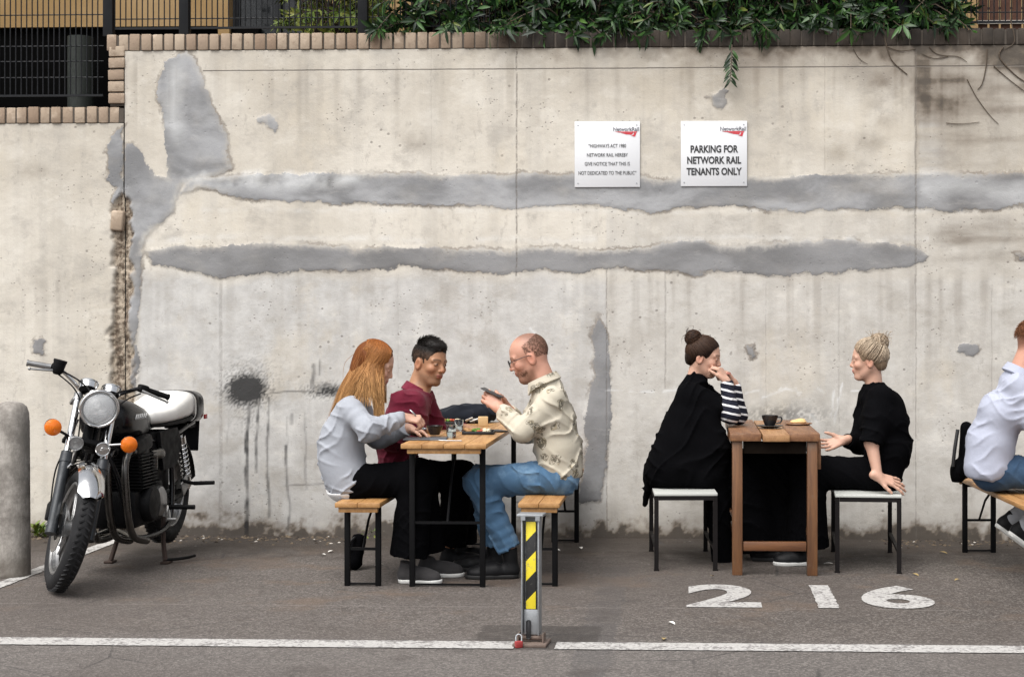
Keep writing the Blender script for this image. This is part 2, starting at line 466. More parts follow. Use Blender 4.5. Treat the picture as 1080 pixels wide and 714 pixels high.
def wall_material():
    n = NT('weathered_concrete')
    p = n.pos()
    a1 = n.noise(p, 1.1, 6, .6); a2 = n.noise(p, 7, 6, .65); a3 = n.noise(p, 46, 4, .6); a4 = n.noise(p, 150, 3, .6)
    board = n.noise(n.mapping(p, (11, 1, .35)), 1.0, 4, .6)
    blotch = n.noise(n.mapping(p, (1, 1, 1.5), loc=(3, 7, 1)), 3.2, 8, .7)
    cream = n.mix(n.step(a1, .3, .7), (.455, .415, .352), (.60, .563, .498))
    grey = n.mix(n.step(a2, .3, .7), (.41, .40, .385), (.525, .515, .495))
    c = n.mix(n.add(n.attr('tone'), n.mul(n.sub(a2, .5), .5)), cream, grey)
    c = n.mix(n.mul(n.step(board, .42, .72), .28), c, (.34, .32, .29))
    c = n.mix(n.mul(n.step(blotch, .50, .66), .55), c, (.35, .325, .29))
    scuff = n.noise(n.mapping(p, (1.6, 1, .8), loc=(5, 1, 2)), 9, 8, .75)
    c = n.mix(n.mul(n.step(scuff, .57, .66), .38), c, (.30, .275, .245))
    c = n.mix(n.mul(n.step(n.noise(n.mapping(p, (1, 1, .6), loc=(1, 4, 8)), 1.9, 6, .65), .55, .70), .35), c, (.55, .49, .39))
    c = n.mix(n.mul(n.step(blotch, .46, .34), .28), c, (.68, .65, .59))
    ed = n.add(n.attr('patch'), n.add(n.mul(n.sub(a2, .5), 11), n.mul(n.sub(a3, .5), 8)))
    pm = n.mix(n.attr('soft'), n.step(ed, .7, -.7), n.step(ed, 4.5, -8))
    rim = n.mul(n.step(ed, 3.5, 1.0), n.step(ed, -1.5, .6))
    pc = n.mix(n.step(n.noise(n.mapping(p, (.8, 1, 1.6)), 2.6, 5, .55, .4), .34, .66), (.165, .168, .175), (.335, .34, .352))
    zz_ = n.sep(p)[2]
    lowb = n.mul(n.step(zz_, 1.69, 1.74), n.step(zz_, 2.02, 1.96))
    pc = n.mix(n.mul(n.math('MAXIMUM', lowb, n.step(zz_, 1.5, 1.4)), .55), pc, (.135, .133, .134))
    c = n.mix(n.mul(pm, n.step(n.noise(n.mapping(p, (.7, 1, 1), loc=(9, 0, 2)), 3.4, 4), .25, .5, .72, .96)), c, pc)
    c = n.mix(n.mul(rim, n.step(n.noise(p, 2.6, 4), .42, .62, .05, .75)), c, (.17, .145, .12))
    c = n.mix(n.mul(n.mul(pm, n.step(n.noise(n.mapping(p, (.6, 1, 2.4), loc=(2, 3, 1)), 5, 7, .72), .58, .66)), .22), c, (.40, .39, .375))
    c = n.mix(n.mul(n.attr('lite'), .75), c, (.70, .71, .71))
    cc = n.mix(n.step(n.add(n.mul(a3, .6), n.mul(n.noise(n.mapping(p, (30, 1, 2)), 1, 3), .4)), .40, .60), (.105, .075, .052), (.37, .31, .24))
    c = n.mix(n.attr('crumb'), c, cc)
    d = n.mul(n.attr('dirt_shade'), n.add(.55, n.mul(a2, .9)))
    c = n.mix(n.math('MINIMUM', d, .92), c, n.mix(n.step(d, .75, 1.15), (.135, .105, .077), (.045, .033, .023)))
    # small holes and specks of the cast concrete
    v = n.voro(p, 13)
    pit = n.mul(n.step(v, .15, .07), n.step(n.noise(p, 2.6, 4), .52, .62))
    np_ = n.sub(1.0, n.mul(pm, .9))
    c = n.mix(n.mul(n.mul(pit, .55), np_), c, (.14, .125, .11))
    v2 = n.voro(p, 30)
    pit2 = n.mul(n.step(v2, .20, .10), n.step(n.noise(n.mapping(p, loc=(6, 2, 3)), 2.3, 4), .52, .60))
    c = n.mix(n.mul(n.mul(pit2, .55), np_), c, (.17, .15, .13))
    # formwork joints
    x, y, z = n.sep(p)
    wob = n.mul(n.sub(n.noise(p, 9, 4), .5), .016)
    def vline(X, z0, z1, w, a):
        e = n.math('ABSOLUTE', n.add(n.sub(x, X), wob))
        m = n.mul(n.step(e, w, w * .25), n.mul(n.math('GREATER_THAN', z, z0), n.math('LESS_THAN', z, z1)))
        return n.mul(m, n.mul(a, n.step(a3, .30, .55)))
    Q = lambda px, py: atY(px, py, WY)
    lines = None
    for px, y0, y1, w, a in ((545, 292, 52, .008, .62), (233, 560, 290, .018, .30), (640, 560, 285, .007, .42), (702, 410, 285, .009, .35), (966, 300, 52, .010, .5), (966, 600, 300, .006, .35), (808, 560, 300, .005, .22), (885, 560, 300, .005, .22), (1046, 560, 300, .006, .22), (420, 560, 290, .005, .15), (455, 180, 52, .005, .14), (870, 180, 52, .005, .2)):
        m = vline(Q(px, y0).x, Q(px, y0).z, Q(px, y1).z, w, a)
        lines = m if lines is None else n.math('MAXIMUM', lines, m)
    hz = n.math('ABSOLUTE', n.add(n.sub(z, 3.088), n.mul(wob, .35)))
    hm = n.mul(n.step(hz, .006, .002), n.math('GREATER_THAN', x, Q(214, 75).x))
    lines = n.math('MAXIMUM', lines, n.mul(hm, .75))
    c = n.mix(lines, c, (.13, .115, .10))
    c = n.mix(n.math('MINIMUM', n.attr('stain'), .95), c, (.012, .012, .013))
    h = n.add(n.mul(a3, .5), n.add(n.mul(a4, .35), n.mul(a2, .8)))
    h = n.sub(h, n.add(n.mul(lines, 1.4), n.mul(n.add(pit, pit2), .6)))
    h = n.add(h, n.mul(pm, .5))
    n.bump(h, .55, .006)
    return n.done(c, .88, 0)

M_WALL = wall_material()
M_DARKGAP = simple('void_shade', (.0025, .0025, .0025), 1.0, Specular_IOR_Level=.02)  # near-black colour stands in for the shade inside the recess

def brick_material():
    n = NT('buff_brick')
    p = n.pos()
    r = n.isl()
    c = n.mix(r, (.235, .165, .115), (.385, .31, .235))
    c = n.mix(n.mul(n.step(n.noise(p, 30, 5, .65), .5, .7), .6), c, (.20, .145, .105))
    c = n.mix(n.mul(n.step(n.noise(p, 9, 4), .55, .7), .5), c, (.56, .46, .36))
    x, y, z = n.sep(p)
    # soot and painted-in shrub shade below the overgrown stretch
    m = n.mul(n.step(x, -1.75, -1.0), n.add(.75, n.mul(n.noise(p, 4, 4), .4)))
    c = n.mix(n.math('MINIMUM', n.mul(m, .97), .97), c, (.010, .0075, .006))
    n.bump(n.noise(p, 90, 4), .5, .004)
    return n.done(c, .9)
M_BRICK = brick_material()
M_MORTAR = simple('mortar', (.075, .062, .050), .95, scale=60, bump=.4)

tall = thing('concrete_wall', 'tall weathered concrete retaining wall with grey repair bands and two signs', 'wall', (XJ, WY, 0))
def to_local(o, root): o.parent = root; o.matrix_parent_inverse = root.matrix_basis.inverted()
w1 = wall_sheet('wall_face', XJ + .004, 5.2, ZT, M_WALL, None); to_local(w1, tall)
b = MB(); b.span((XJ + .004, WY + .075, 0), (5.2, WY + .32, ZT - .002)); core = b.build('wall_core', M_WALL); to_local(core, tall)
low = thing('concrete_wall', 'lower cream concrete wall behind the motorcycle with dark mesh fence above', 'wall', (-6, WY, 0))
w2 = wall_sheet('wall_face', -9.5, XJ - .004, ZL, M_WALL, None); to_local(w2, low)
b = MB(); b.span((-9.5, WY + .075, 0), (XJ - .004, WY + .32, ZL - .002)); core = b.build('wall_core', M_WALL); to_local(core, low)
for core in (o for o in bpy.data.objects if o.name.startswith('wall_core')):
    for k, v in (('patch', 1e3), ('stain', 0), ('dirt_shade', .3), ('tone', 0), ('lite', 0), ('crumb', 0), ('soft', 0)):
        set_attr(core.data, k, np.full(len(core.data.vertices), v))

def brick_course(x0, x1, z0, z1, name, parent, yf=WY - .012, depth=.215):
    b = MB(); x = x0; r = random.Random(int(x0 * 100) + 3)
    while x < x1 - .02:
        w = min(.0655 + r.uniform(-.005, .005), x1 - x)
        rot = Matrix.Rotation(r.uniform(-.02, .02), 3, 'Y') @ Matrix.Rotation(r.uniform(-.015, .015), 3, 'Z')
        hh = z1 - z0 - r.uniform(0, .006)
        b.box((x + w / 2, yf + depth / 2 + r.uniform(-.004, .007), z0 + hh / 2), (w, depth, hh), rot, .006, 2)
        x += w + .011 + r.uniform(-.002, .003)
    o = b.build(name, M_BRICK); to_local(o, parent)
    m = MB(); m.span((x0, yf + .010, z0 + .003), (x1, yf + depth - .01, z1 - .012)); o2 = m.build('mortar_bed', M_MORTAR); to_local(o2, parent)
XC = atY(113, 40, WY).x
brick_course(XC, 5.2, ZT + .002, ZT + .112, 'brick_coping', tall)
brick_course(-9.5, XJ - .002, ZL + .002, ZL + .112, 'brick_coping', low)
# the stack of brick ends that closes the tall coping
b = MB()
zz = ZL + .13
xk = atY(123, 80, WY).x
k = 0
while zz < ZT - .03:
    b.box((xk + .003 + random.uniform(-.006, .006), WY + .095 + random.uniform(-.004, .004), zz + .035), (.108, .21, .068), Matrix.Rotation(random.uniform(-.03, .03), 3, 'Y'), .006)
    zz += .0785; k += 1
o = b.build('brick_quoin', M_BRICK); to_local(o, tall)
b = MB(); b.span((xk - .045, WY + .006, ZL + .116), (xk + .05, WY + .19, ZT - .002)); o = b.build('mortar_bed', M_MORTAR); to_local(o, tall)
# lone brick in the broken joint
b = MB(); q = atY(124, 233, WY); b.box((q.x, WY + .02, q.z), (.085, .08, .135), Matrix.Rotation(.08, 3, 'Y'), .014, 3)
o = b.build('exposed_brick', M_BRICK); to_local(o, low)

# ------------------------------------------------------------------ ground
def ground_material():
    n = NT('old_asphalt')
    p = n.pos()
    x, y, z = n.sep(p)
    a1 = n.noise(p, .8, 6, .6); a2 = n.noise(p, 5, 6, .65); a3 = n.noise(p, 60, 4, .7)
    agg = n.voro(p, 115, 'F1', 'Color')
    ag = n.t.nodes.new('ShaderNodeSeparateColor'); n.put(ag.inputs[0], agg); agv = ag.outputs[0]
    aggd = n.voro(p, 115)
    c = n.mix(n.step(a1, .3, .7), (.050, .040, .033), (.078, .064, .055))
    lf = n.step(n.add(x, n.mul(n.sub(a1, .5), 2.6)), .35, -.75)
    c = n.mix(n.mul(lf, .9), c, n.mix(n.step(a2, .3, .7), (.070, .058, .050), (.110, .094, .085)))
    c = n.mix(n.mul(n.step(a2, .45, .68), .5), c, (.050, .040, .034))
    c = n.mix(n.mul(n.step(y, 7.35, 7.1), .5), c, (.122, .112, .106))
    # paler stones showing in the worn binder
    c = n.mix(n.mul(n.step(agv, .55, .95), .42), c, (.27, .245, .225))
    c = n.mix(n.mul(n.step(agv, .35, .05), .45), c, (.030, .027, .026))
    # the trench that was filled with newer asphalt, the patch round the post
    wx = n.mul(n.sub(n.noise(p, 5, 5, .65), .5), .13)
    def band(v, lo, hi, s=.008):
        return n.mul(n.step(v, lo - s, lo + s), n.step(v, hi + s, hi - s))
    tr = n.mul(band(n.add(x, wx), -.49, -.325), n.math('LESS_THAN', y, 9.4))
    c = n.mix(n.mul(tr, n.step(a2, .3, .7, .25, .6)), c, (.058, .054, .054))
    pt = n.mul(band(n.add(x, wx), -.96, -.40), band(n.add(y, wx), 7.02, 7.58))
    c = n.mix(n.mul(pt, n.step(a2, .3, .65, .4, .85)), c, (.036, .030, .026))
    # rust brown bloom and damp stains
    rb = n.mul(n.step(n.noise(n.mapping(p, loc=(4, 2, 0)), 1.7, 5, .6), .52, .66), n.step(y, 7.4, 8.2))
    c = n.mix(n.mul(rb, .5), c, (.135, .090, .060))
    oil = n.mul(n.step(n.noise(n.mapping(p, loc=(2, 9, 0)), 2.1, 6, .62), .56, .70), .55)
    c = n.mix(oil, c, (.042, .034, .030))
    c = n.mix(n.step(n.noise(n.mapping(p, loc=(7, 3, 0)), .45, 5, .6), .62, .40, 0, .45), c, (.062, .049, .042))
    # silt washed against the foot of the wall, with the shade there painted in
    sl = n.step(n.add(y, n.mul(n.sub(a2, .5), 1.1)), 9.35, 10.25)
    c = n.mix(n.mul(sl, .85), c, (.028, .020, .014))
    chips = n.mul(n.step(n.voro(p, 16), .16, .10), n.step(n.noise(p, 3.3, 4), .55, .63))
    chips = n.mul(chips, n.step(y, 8.4, 10.2))
    c = n.mix(n.mul(chips, .6), c, (.36, .33, .30))
    # long joint of the resurfacing
    jl = n.mul(n.step(n.math('ABSOLUTE', n.add(n.sub(y, 8.06), n.mul(wx, .5))), .010, .003), n.step(n.noise(p, 4, 3), .42, .52))
    c = n.mix(n.mul(jl, .5), c, (.20, .18, .165))
    cr = n.voro(n.mapping(p, loc=(.3, .1, 0)), 1.15, 'DISTANCE_TO_EDGE')
    crk = n.mul(n.step(n.add(cr, n.mul(n.sub(a3, .5), .02)), .010, .002), n.step(n.noise(p, .9, 2), .5, .62))
    c = n.mix(n.mul(crk, .7), c, (.028, .025, .024))
    h = n.add(n.mul(aggd, .8), n.add(n.mul(a3, .6), n.mul(a2, .7)))
    n.bump(h, .75, .006)
    return n.done(c, n.step(a2, .3, .7, .74, .93), 0)
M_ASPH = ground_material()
b = MB(); b.face([(-120, -120, 0), (120, -120, 0), (120, 120, 0), (-120, 120, 0)])
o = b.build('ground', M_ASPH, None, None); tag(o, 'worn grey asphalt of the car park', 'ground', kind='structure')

def paint_material():
    n = NT('worn_white_road_paint')
    p = n.pos()
    a = n.noise(p, 55, 4, .7); a2 = n.noise(p, 8, 5, .65)
    wear = n.step(n.add(n.mul(a, .7), n.mul(a2, .5)), .57, .70)
    c = n.mix(n.step(a2, .3, .7), (.37, .36, .345), (.47, .46, .445))
    agg = n.voro(p, 115)
    c = n.mix(n.mul(n.step(agg, .55, .8), .25), c, (.42, .40, .38))
    c = n.mix(wear, c, (.16, .15, .145))
    n.bump(n.add(agg, a), .4, .004)
    return n.done(c, .7)
M_PAINT = paint_material()
def strip(x0, x1, y0, y1, z=.004, seed=0, along='x'):
    "painted strip with slightly uneven edges"
    b = MB(); r = random.Random(seed)
    L = (x1 - x0) if along == 'x' else (y1 - y0)
    k = max(2, int(L / .03)); top, bot = [], []
    for i in range(k + 1):
        t = i / k; j0, j1 = r.uniform(-.004, .004), r.uniform(-.004, .004)
        if along == 'x': bot.append((x0 + (x1 - x0) * t, y0 + j0, z)); top.append((x0 + (x1 - x0) * t, y1 + j1, z))
        else: bot.append((x0 + j0, y0 + (y1 - y0) * t, z)); top.append((x1 + j1, y0 + (y1 - y0) * t, z))
    A = [b.bm.verts.new(p) for p in bot]; B = [b.bm.verts.new(p) for p in top]
    for i in range(k): b.bm.faces.new((A[i], A[i + 1], B[i + 1], B[i]))
    return b
YL0, YL1 = atZ(300, 682.5, 0).y, atZ(300, 675, 0).y
xa, xb = atZ(543, 681, 0).x, atZ(586, 681, 0).x
o = strip(-9, xa, YL0, YL1, seed=1).build('line_marking', M_PAINT, None, None); tag(o, 'long white line painted along the bay mouth left of the post', 'marking', kind='structure')
o = strip(xb, 6, YL0, YL1, seed=2).build('line_marking', M_PAINT, None, None); tag(o, 'white line painted below the bay number', 'marking', kind='structure')
q = atZ(4, 616, 0)
o = strip(q.x - .05, q.x + .04, 7.6, 10.45, seed=3, along='y').build('line_marking', M_PAINT, None, None); tag(o, 'white side line of the bay running under the motorcycle', 'marking', kind='structure')

num = thing('bay_number', 'big white bay number 216 painted on the asphalt', 'bay number', atZ(806, 641, 0))
for ch, pxl, pxr in (('2', 724, 804), ('6', 914, 991)):
    p0, p1 = atZ(pxl, 641, 0), atZ(pxr, 641, 0)
    yb, yt = atZ(860, 641.5, 0).y, atZ(860, 617.5, 0).y
    t = text_obj('digit', ch, 1.0, M_PAINT, None, (0, 0, 0), (0, 0, 0), bold=.035, depth=0, align='LEFT')
    me = t.data
    cs = np.array([v.co[:] for v in me.vertices]); lo, hi = cs.min(0), cs.max(0)
    for v in me.vertices:
        v.co = (p0.x + (v.co.x - lo[0]) / (hi[0] - lo[0]) * (p1.x - p0.x), yb + (v.co.y - lo[1]) / (hi[1] - lo[1]) * (yt - yb), .004)
    to_local(t, num)
p0, p1 = atZ(864, 642, 0), atZ(886, 642, 0)
o = strip(p0.x, p1.x, yb, yt, seed=4, along='y').build('digit', M_PAINT, None, None); to_local(o, num)

# soil, grit and leaf bits swept against the foot of the wall
def debris():
    r = np.random.default_rng(12); n = 1500
    X = r.uniform(-5, 3, n); d = np.abs(r.normal(0, .16, n)); Y = WY - .015 - d
    k = vnoise(X + 30, Y * 0 + 3, 1.3, 15, 3) > .42
    X, Y, d = X[k], Y[k], d[k]; n = len(X)
    V = np.zeros((n, 5, 3), np.float32); s = r.uniform(.005, .017, n)
    for j in range(4):
        a = j * PI / 2 + r.uniform(0, .8, n); q = s * r.uniform(.6, 1.3, n)
        V[:, j, 0] = X + np.cos(a) * q; V[:, j, 1] = Y + np.sin(a) * q; V[:, j, 2] = .001
    V[:, 4, 0] = X; V[:, 4, 1] = Y; V[:, 4, 2] = s * r.uniform(.3, .9, n)
    V[..., 1] = np.minimum(V[..., 1], WY - .006)
    Q = []
    for i in range(n):
        for j in range(4): Q.append((i * 5 + j, i * 5 + (j + 1) % 4, i * 5 + 4))
    me = raw_mesh('debris', V.reshape(-1, 3), np.array(Q, np.int32))
    m = NT('wall_foot_debris'); rr = m.isl()
    c = m.mix(m.step(rr, .0, .8), (.020, .014, .010), (.12, .09, .06)); c = m.mix(m.step(rr, .94, .96), c, (.42, .39, .35)); m.done(c, .95)
    o = link_mesh('debris', me, m.m, None, None)
    tag(o, 'soil and small litter swept against the foot of the wall', 'debris', kind='stuff')
debris()
# ================================================================== behind the wall: terrace, building, fence, planting
M_FENCE = simple('anthracite_metal', (.011, .012, .014), .5, 0, var=.2, Specular_IOR_Level=.2)
def stucco():
    n = NT('ochre_render')
    p = n.pos()
    c = n.mix(n.step(n.noise(p, 1.6, 5), .3, .7), (.25, .155, .055), (.33, .225, .11))
    c = n.mix(n.mul(n.noise(p, 12, 5), .5), c, (.20, .125, .06))
    n.bump(n.noise(p, 60, 3), .3, .005)
    return n.done(c, .9)
M_STUCCO = stucco()
M_GLASSDARK = simple('dark_glazing', (.012, .013, .014), .12)
M_SOIL = simple('planting_soil', (.035, .025, .018), .95, scale=8, bump=.5)

BY = 12.6
o = MB().span((XC + .02, WY + .34, 2.6), (5.2, BY - .01, ZT + .05)).build('terrace_ground', M_SOIL); tag(o, 'dark soil strip behind the wall', 'terrace', kind='structure')
bld = thing('building', 'ochre rendered building with dark doors behind the metal fence', 'building', (0, BY, 0))
zb = atY(60, 29, BY).z
b = MB(); b.span((-10, BY, zb), (-3.72, BY + .3, 6.5)); b.span((-3.71, BY, 3.2), (-3.62, BY + .3, 6.5)); b.span((-2.86, BY, 3.2), (6, BY + .3, 6.5)); b.span((-3.62, BY, 5.35), (-2.86, BY + .3, 6.5))
b.build('wall', M_STUCCO, None); to_local(bpy.data.objects['wall'], bld)
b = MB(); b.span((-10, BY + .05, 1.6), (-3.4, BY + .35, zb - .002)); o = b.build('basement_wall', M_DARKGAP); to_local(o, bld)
b = MB(); b.span((-3.62, BY + .14, 3.2), (-2.86, BY + .22, 5.35)); d = b.build('door', M_GLASSDARK); to_local(d, bld)
b = MB()
for xx in (-3.60, -3.26, -2.88): b.span((xx - .025, BY + .10, 3.2), (xx + .025, BY + .14, 5.35))
o = b.build('door_frame', M_FENCE); to_local(o, bld)
b = MB(); q0, q1 = atY(72, 60, BY - .25), atY(98, 60, BY - .25)
b.cyl(((q0.x + q1.x) / 2, BY - .25, 2.0), ((q0.x + q1.x) / 2, BY - .25, 3.63), (q1.x - q0.x) / 2)
o = b.build('downpipe', simple('dull_green_paint', (.008, .012, .009), .7)); to_local(o, bld)

# light well floor in front of the basement
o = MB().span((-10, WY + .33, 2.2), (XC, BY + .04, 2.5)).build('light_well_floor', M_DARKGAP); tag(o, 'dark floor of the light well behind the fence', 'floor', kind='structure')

fence = thing('metal_fence', 'dark grey metal bar fence standing on top of the wall', 'fence', (-3, WY + .1, ZT))
FY = WY + .115
def fpost(px, z0, z1):
    q = atY(px, 20, FY)
    o = MB().span((q.x - .033, FY - .03, z0), (q.x + .033, FY + .03, z1), .004).build('post', M_FENCE); to_local(o, fence)
    return q.x
xp = [fpost(px, ZT + .115, 4.5) for px in (115, 195, 383)]
x2 = xp[-1] + (xp[-1] - xp[-2]); 
while x2 < 4.6:
    o = MB().span((x2 - .033, FY - .03, ZT + .115), (x2 + .033, FY + .03, 4.5), .004).build('post', M_FENCE); to_local(o, fence)
    x2 += 1.19
def panel(xa, xb, z0, z1, wires):
    b = MB(); x = xa
    while x < xb:
        b.cyl((x, FY, z0), (x, FY, z1), .0042, seg=6); x += .0375
    for z in wires: b.cyl((xa, FY + .006, z), (xb, FY + .006, z), .004, seg=6)
    b.bar((xa, FY, z0 + .005), (xb, FY, z0 + .005), .014, .014)
    b.bar((xa, FY, z1), (xb, FY, z1), .014, .014)
    o = b.build('bar_panel', M_FENCE); to_local(o, fence)
zw = [atY(60, y, FY).z for y in (102, 82, 65, 49, 16)]
panel(-9, xp[0] - .04, zw[0], 4.4, zw[1:] + [3.8, 4.0, 4.2])
panel(xp[0] + .04, xp[1] - .035, ZT + .165, 4.4, (ZT + .235, ZT + .43, ZT + .6))
panel(xp[1] + .035, 4.6, ZT + .165, 4.4, (ZT + .235, ZT + .43, ZT + .6))

# ------------------------------------------------------------------ planting
def leaf_material(name, c0, c1, rough=.42):
    n = NT(name)
    r = n.isl()
    c = n.mix(n.math('POWER', r, 2.3), c0, c1)
    c = n.mix(n.mul(n.step(r, .93, 1.0), .5), c, (.16, .13, .03))
    n.bump(n.noise(n.coord(), 60, 2), .2, .002)
    return n.done(c, rough, 0, Specular_IOR_Level=.35)
M_LEAF = leaf_material('oleander_leaf', (.0045, .016, .005), (.055, .135, .028))
M_LEAF2 = leaf_material('yellow_green_leaf', (.07, .12, .015), (.20, .22, .04), .5)
M_TWIG = simple('brown_twig', (.075, .055, .038), .9, scale=40, bump=.4)

def leaves_mesh(name, items, mat, parent, origin):
    "items: (base, direction, normal, length, width); each leaf is a bent, pointed blade of eight faces"
    prof = ((0, .10), (.25, .72), (.5, 1.0), (.78, .66), (1.0, .02))
    V = []; Q = []
    for p, d, nrm, L, W in items:
        d = d.normalized(); s = d.cross(nrm)
        if s.length < 1e-4: s = d.cross(Vector((1, .3, .2)))
        s.normalize(); up = s.cross(d)
        base = len(V)
        for t, w in prof:
            c = p + d * (L * t) - up * (L * .16 * t * t) - Vector((0, 0, L * .10 * t * t))
            for k in (-1, 0, 1):
                V.append(c + s * (k * W * .5 * w) + up * (abs(k) * W * .14 * w) - origin)
        for i in range(len(prof) - 1):
            for k in (0, 1):
                a = base + i * 3 + k
                Q.append((a, a + 1, a + 4, a + 3))
    me = raw_mesh(name, np.array([v[:] for v in V], np.float32), np.array(Q, np.int32))
    return link_mesh(name, me, mat, parent, 180)

def shrub(x0, x1, label, seed, zbase=3.27, zlo=3.28, ztop=4.15, yb=10.95, over=.28, nsh=150, mat=M_LEAF, L=(.07, .125), name='oleander_shrub', group='overhanging shrubs along the wall top', droop=()):
    r = random.Random(seed)
    org = Vector(((x0 + x1) / 2, yb, zbase))
    t = thing(name, label, 'shrub', org, 0, group)
    st = MB(); items = []
    for k in range(nsh):
        bx = org.x + r.uniform(-.5, .5) * (x1 - x0) * .55
        base = Vector((bx, yb + r.uniform(-.15, .3), zbase))
        u = r.random()
        tip = Vector((r.uniform(x0, x1), yb - over - .05 + r.random() ** 1.9 * 1.1, zlo + .05 + (ztop - zlo) * u ** 1.35))
        if tip.y < WY - .02: tip.z = max(tip.z, zlo + .03 + .05 * r.random())
        if k % 10 == 0: tip = Vector((r.uniform(x0, x1), yb - over - r.uniform(.0, .16), zlo + r.uniform(-.05, .10)))
        mid = base.lerp(tip, .55) + Vector((r.uniform(-.06, .06), r.uniform(-.06, .06), .10 + .12 * r.random()))
        pts = [base, base.lerp(mid, .5) + Vector((0, 0, .05)), mid, tip]
        st.tube(pts, (.008, .0022), seg=5, smooth=3)
        d0 = (tip - mid).normalized()
        for j in range(r.randint(15, 24)):
            f = r.random() ** .45
            p = mid.lerp(tip, f)
            a = r.uniform(0, 2 * PI)
            x_, y_, _ = frame_of(d0)
            rad = (x_ * math.cos(a) + y_ * math.sin(a))
            d = (d0 * r.uniform(.35, 1.0) + rad * r.uniform(.5, 1.1)).normalized()
            LL = r.uniform(*L) * (.6 if r.random() < .3 else 1.0)
            items.append((p, d, (d0 + Vector((0, 0, .5))), LL, LL * r.uniform(.17, .25)))
    for px, py, py1 in droop:
        a = atY(px, py, WY - .10); bpt = atY(px - 2, py1, WY - .09)
        st.tube([a + Vector((0, .25, .08)), a, bpt], (.004, .002), seg=5, smooth=4)
        for j in range(22):
            p = a.lerp(bpt, (j + .5) / 22)
            sd = -1 if j % 2 else 1
            d = Vector((sd * r.uniform(.6, 1), r.uniform(-.5, .3), -.75 + r.uniform(-.2, .1))).normalized()
            items.append((p, d, Vector((0, -1, .3)), r.uniform(.06, .085) * (1.05 - .3 * j / 22), .016))
    o = st.build('stems', M_TWIG, None); to_local(o, t)
    o = leaves_mesh('foliage', items, mat, t, org)
    return t
xq = lambda px: atY(px, 30, WY).x
shrub(xq(392), xq(560), 'leftmost glossy dark green shrub spilling over the wall beside the fence post', 11, zlo=3.34, ztop=4.2, nsh=190)
shrub(xq(500), xq(690), 'dark green shrub hanging over the wall above the smaller-print sign', 12, zlo=3.33, nsh=270)
shrub(xq(630), xq(830), 'dark green shrub with one long hanging sprig above the parking sign', 13, zlo=3.31, nsh=270, droop=((772, 52, 87),))
shrub(xq(770), xq(960), 'dark green shrub spilling over the wall right of the parking sign', 14, zlo=3.33, nsh=270)
shrub(xq(900), xq(1030), 'rightmost dark green shrub ending beside the brown trellis', 15, zlo=3.36, nsh=190)
shrub(xq(272), xq(400), 'yellow green bush behind the fence bars', 16, zlo=3.42, ztop=4.3, yb=11.2, over=.28, nsh=150, mat=M_LEAF2, L=(.05, .10), name='bush', group=None)

M_TRELLIS = simple('red_brown_timber', (.085, .036, .022), .8, scale=20, bump=.3)
tr = thing('timber_trellis', 'red brown timber trellis at the right end of the wall top', 'trellis', (atY(1062, 20, WY + .28).x, WY + .28, ZT + .12))
b = MB()
for i in range(16): b.bar((-.16 + i * .075, 0, .03), (-.16 + i * .075, 0, 1.1), .018, .058)
for j in range(10): b.bar((-.2, .02, .09 + j * .085), (1.25, .02, .09 + j * .085), .022, .012, up=(0, 0, 1))
b.build('lattice', M_TRELLIS, tr)
b = MB(); b.bar((-.2, -.02, .075), (1.25, -.02, .075), .02, .022); b.build('rail', simple('white_paint_old', (.62, .58, .52), .6), tr)

# dry creeper stems clinging to the right end of the wall
vine = MB()
def wpts(pl, y=WY - .006): return [atY(px, py, y) for px, py in pl]
for pl, r_ in (([(933, 20), (932, 35), (937, 55), (942, 66), (957, 79)], .0055), ([(1058, 50), (1054, 60), (1066, 75), (1080, 86), (1100, 95)], .0055), ([(1041, 52), (1040, 70), (1036, 88), (1031, 95)], .0045),
               ([(1020, 84), (1030, 103), (1044, 122), (1053, 131)], .0032), ([(1048, 70), (1064, 84), (1085, 100)], .0035), ([(1000, 60), (985, 62), (972, 57)], .003), ([(998, 130), (1015, 131), (1033, 129)], .0025),
               ([(900, 52), (906, 62), (915, 68)], .0025), ([(1066, 22), (1070, 44), (1060, 52)], .004), ([(980, 50), (990, 58), (1010, 60), (1020, 66)], .003), ([(936, 50), (950, 54), (966, 52)], .003)):
    vine.tube(wpts(pl), (r_, r_ * .6), seg=6, smooth=5)
o = vine.build('dry_creeper', M_TWIG); tag(o, 'bare dry creeper stems clinging to the wall at upper right', 'creeper')
# ================================================================== signs, bollard, post
M_SIGN = simple('white_sign_sheet', (.66, .67, .69), .4, var=.03, scale=5)
M_INK = simple('black_lettering', (.02, .02, .022), .5)
M_INKG = simple('grey_lettering', (.12, .12, .14), .5)
M_RED = simple('red_print', (.55, .035, .05), .45)
M_STEEL = simple('galvanised_steel', (.34, .355, .37), .48, .75, var=.25, scale=14, bump=.15)
RZ90 = (R(90), 0, 0)

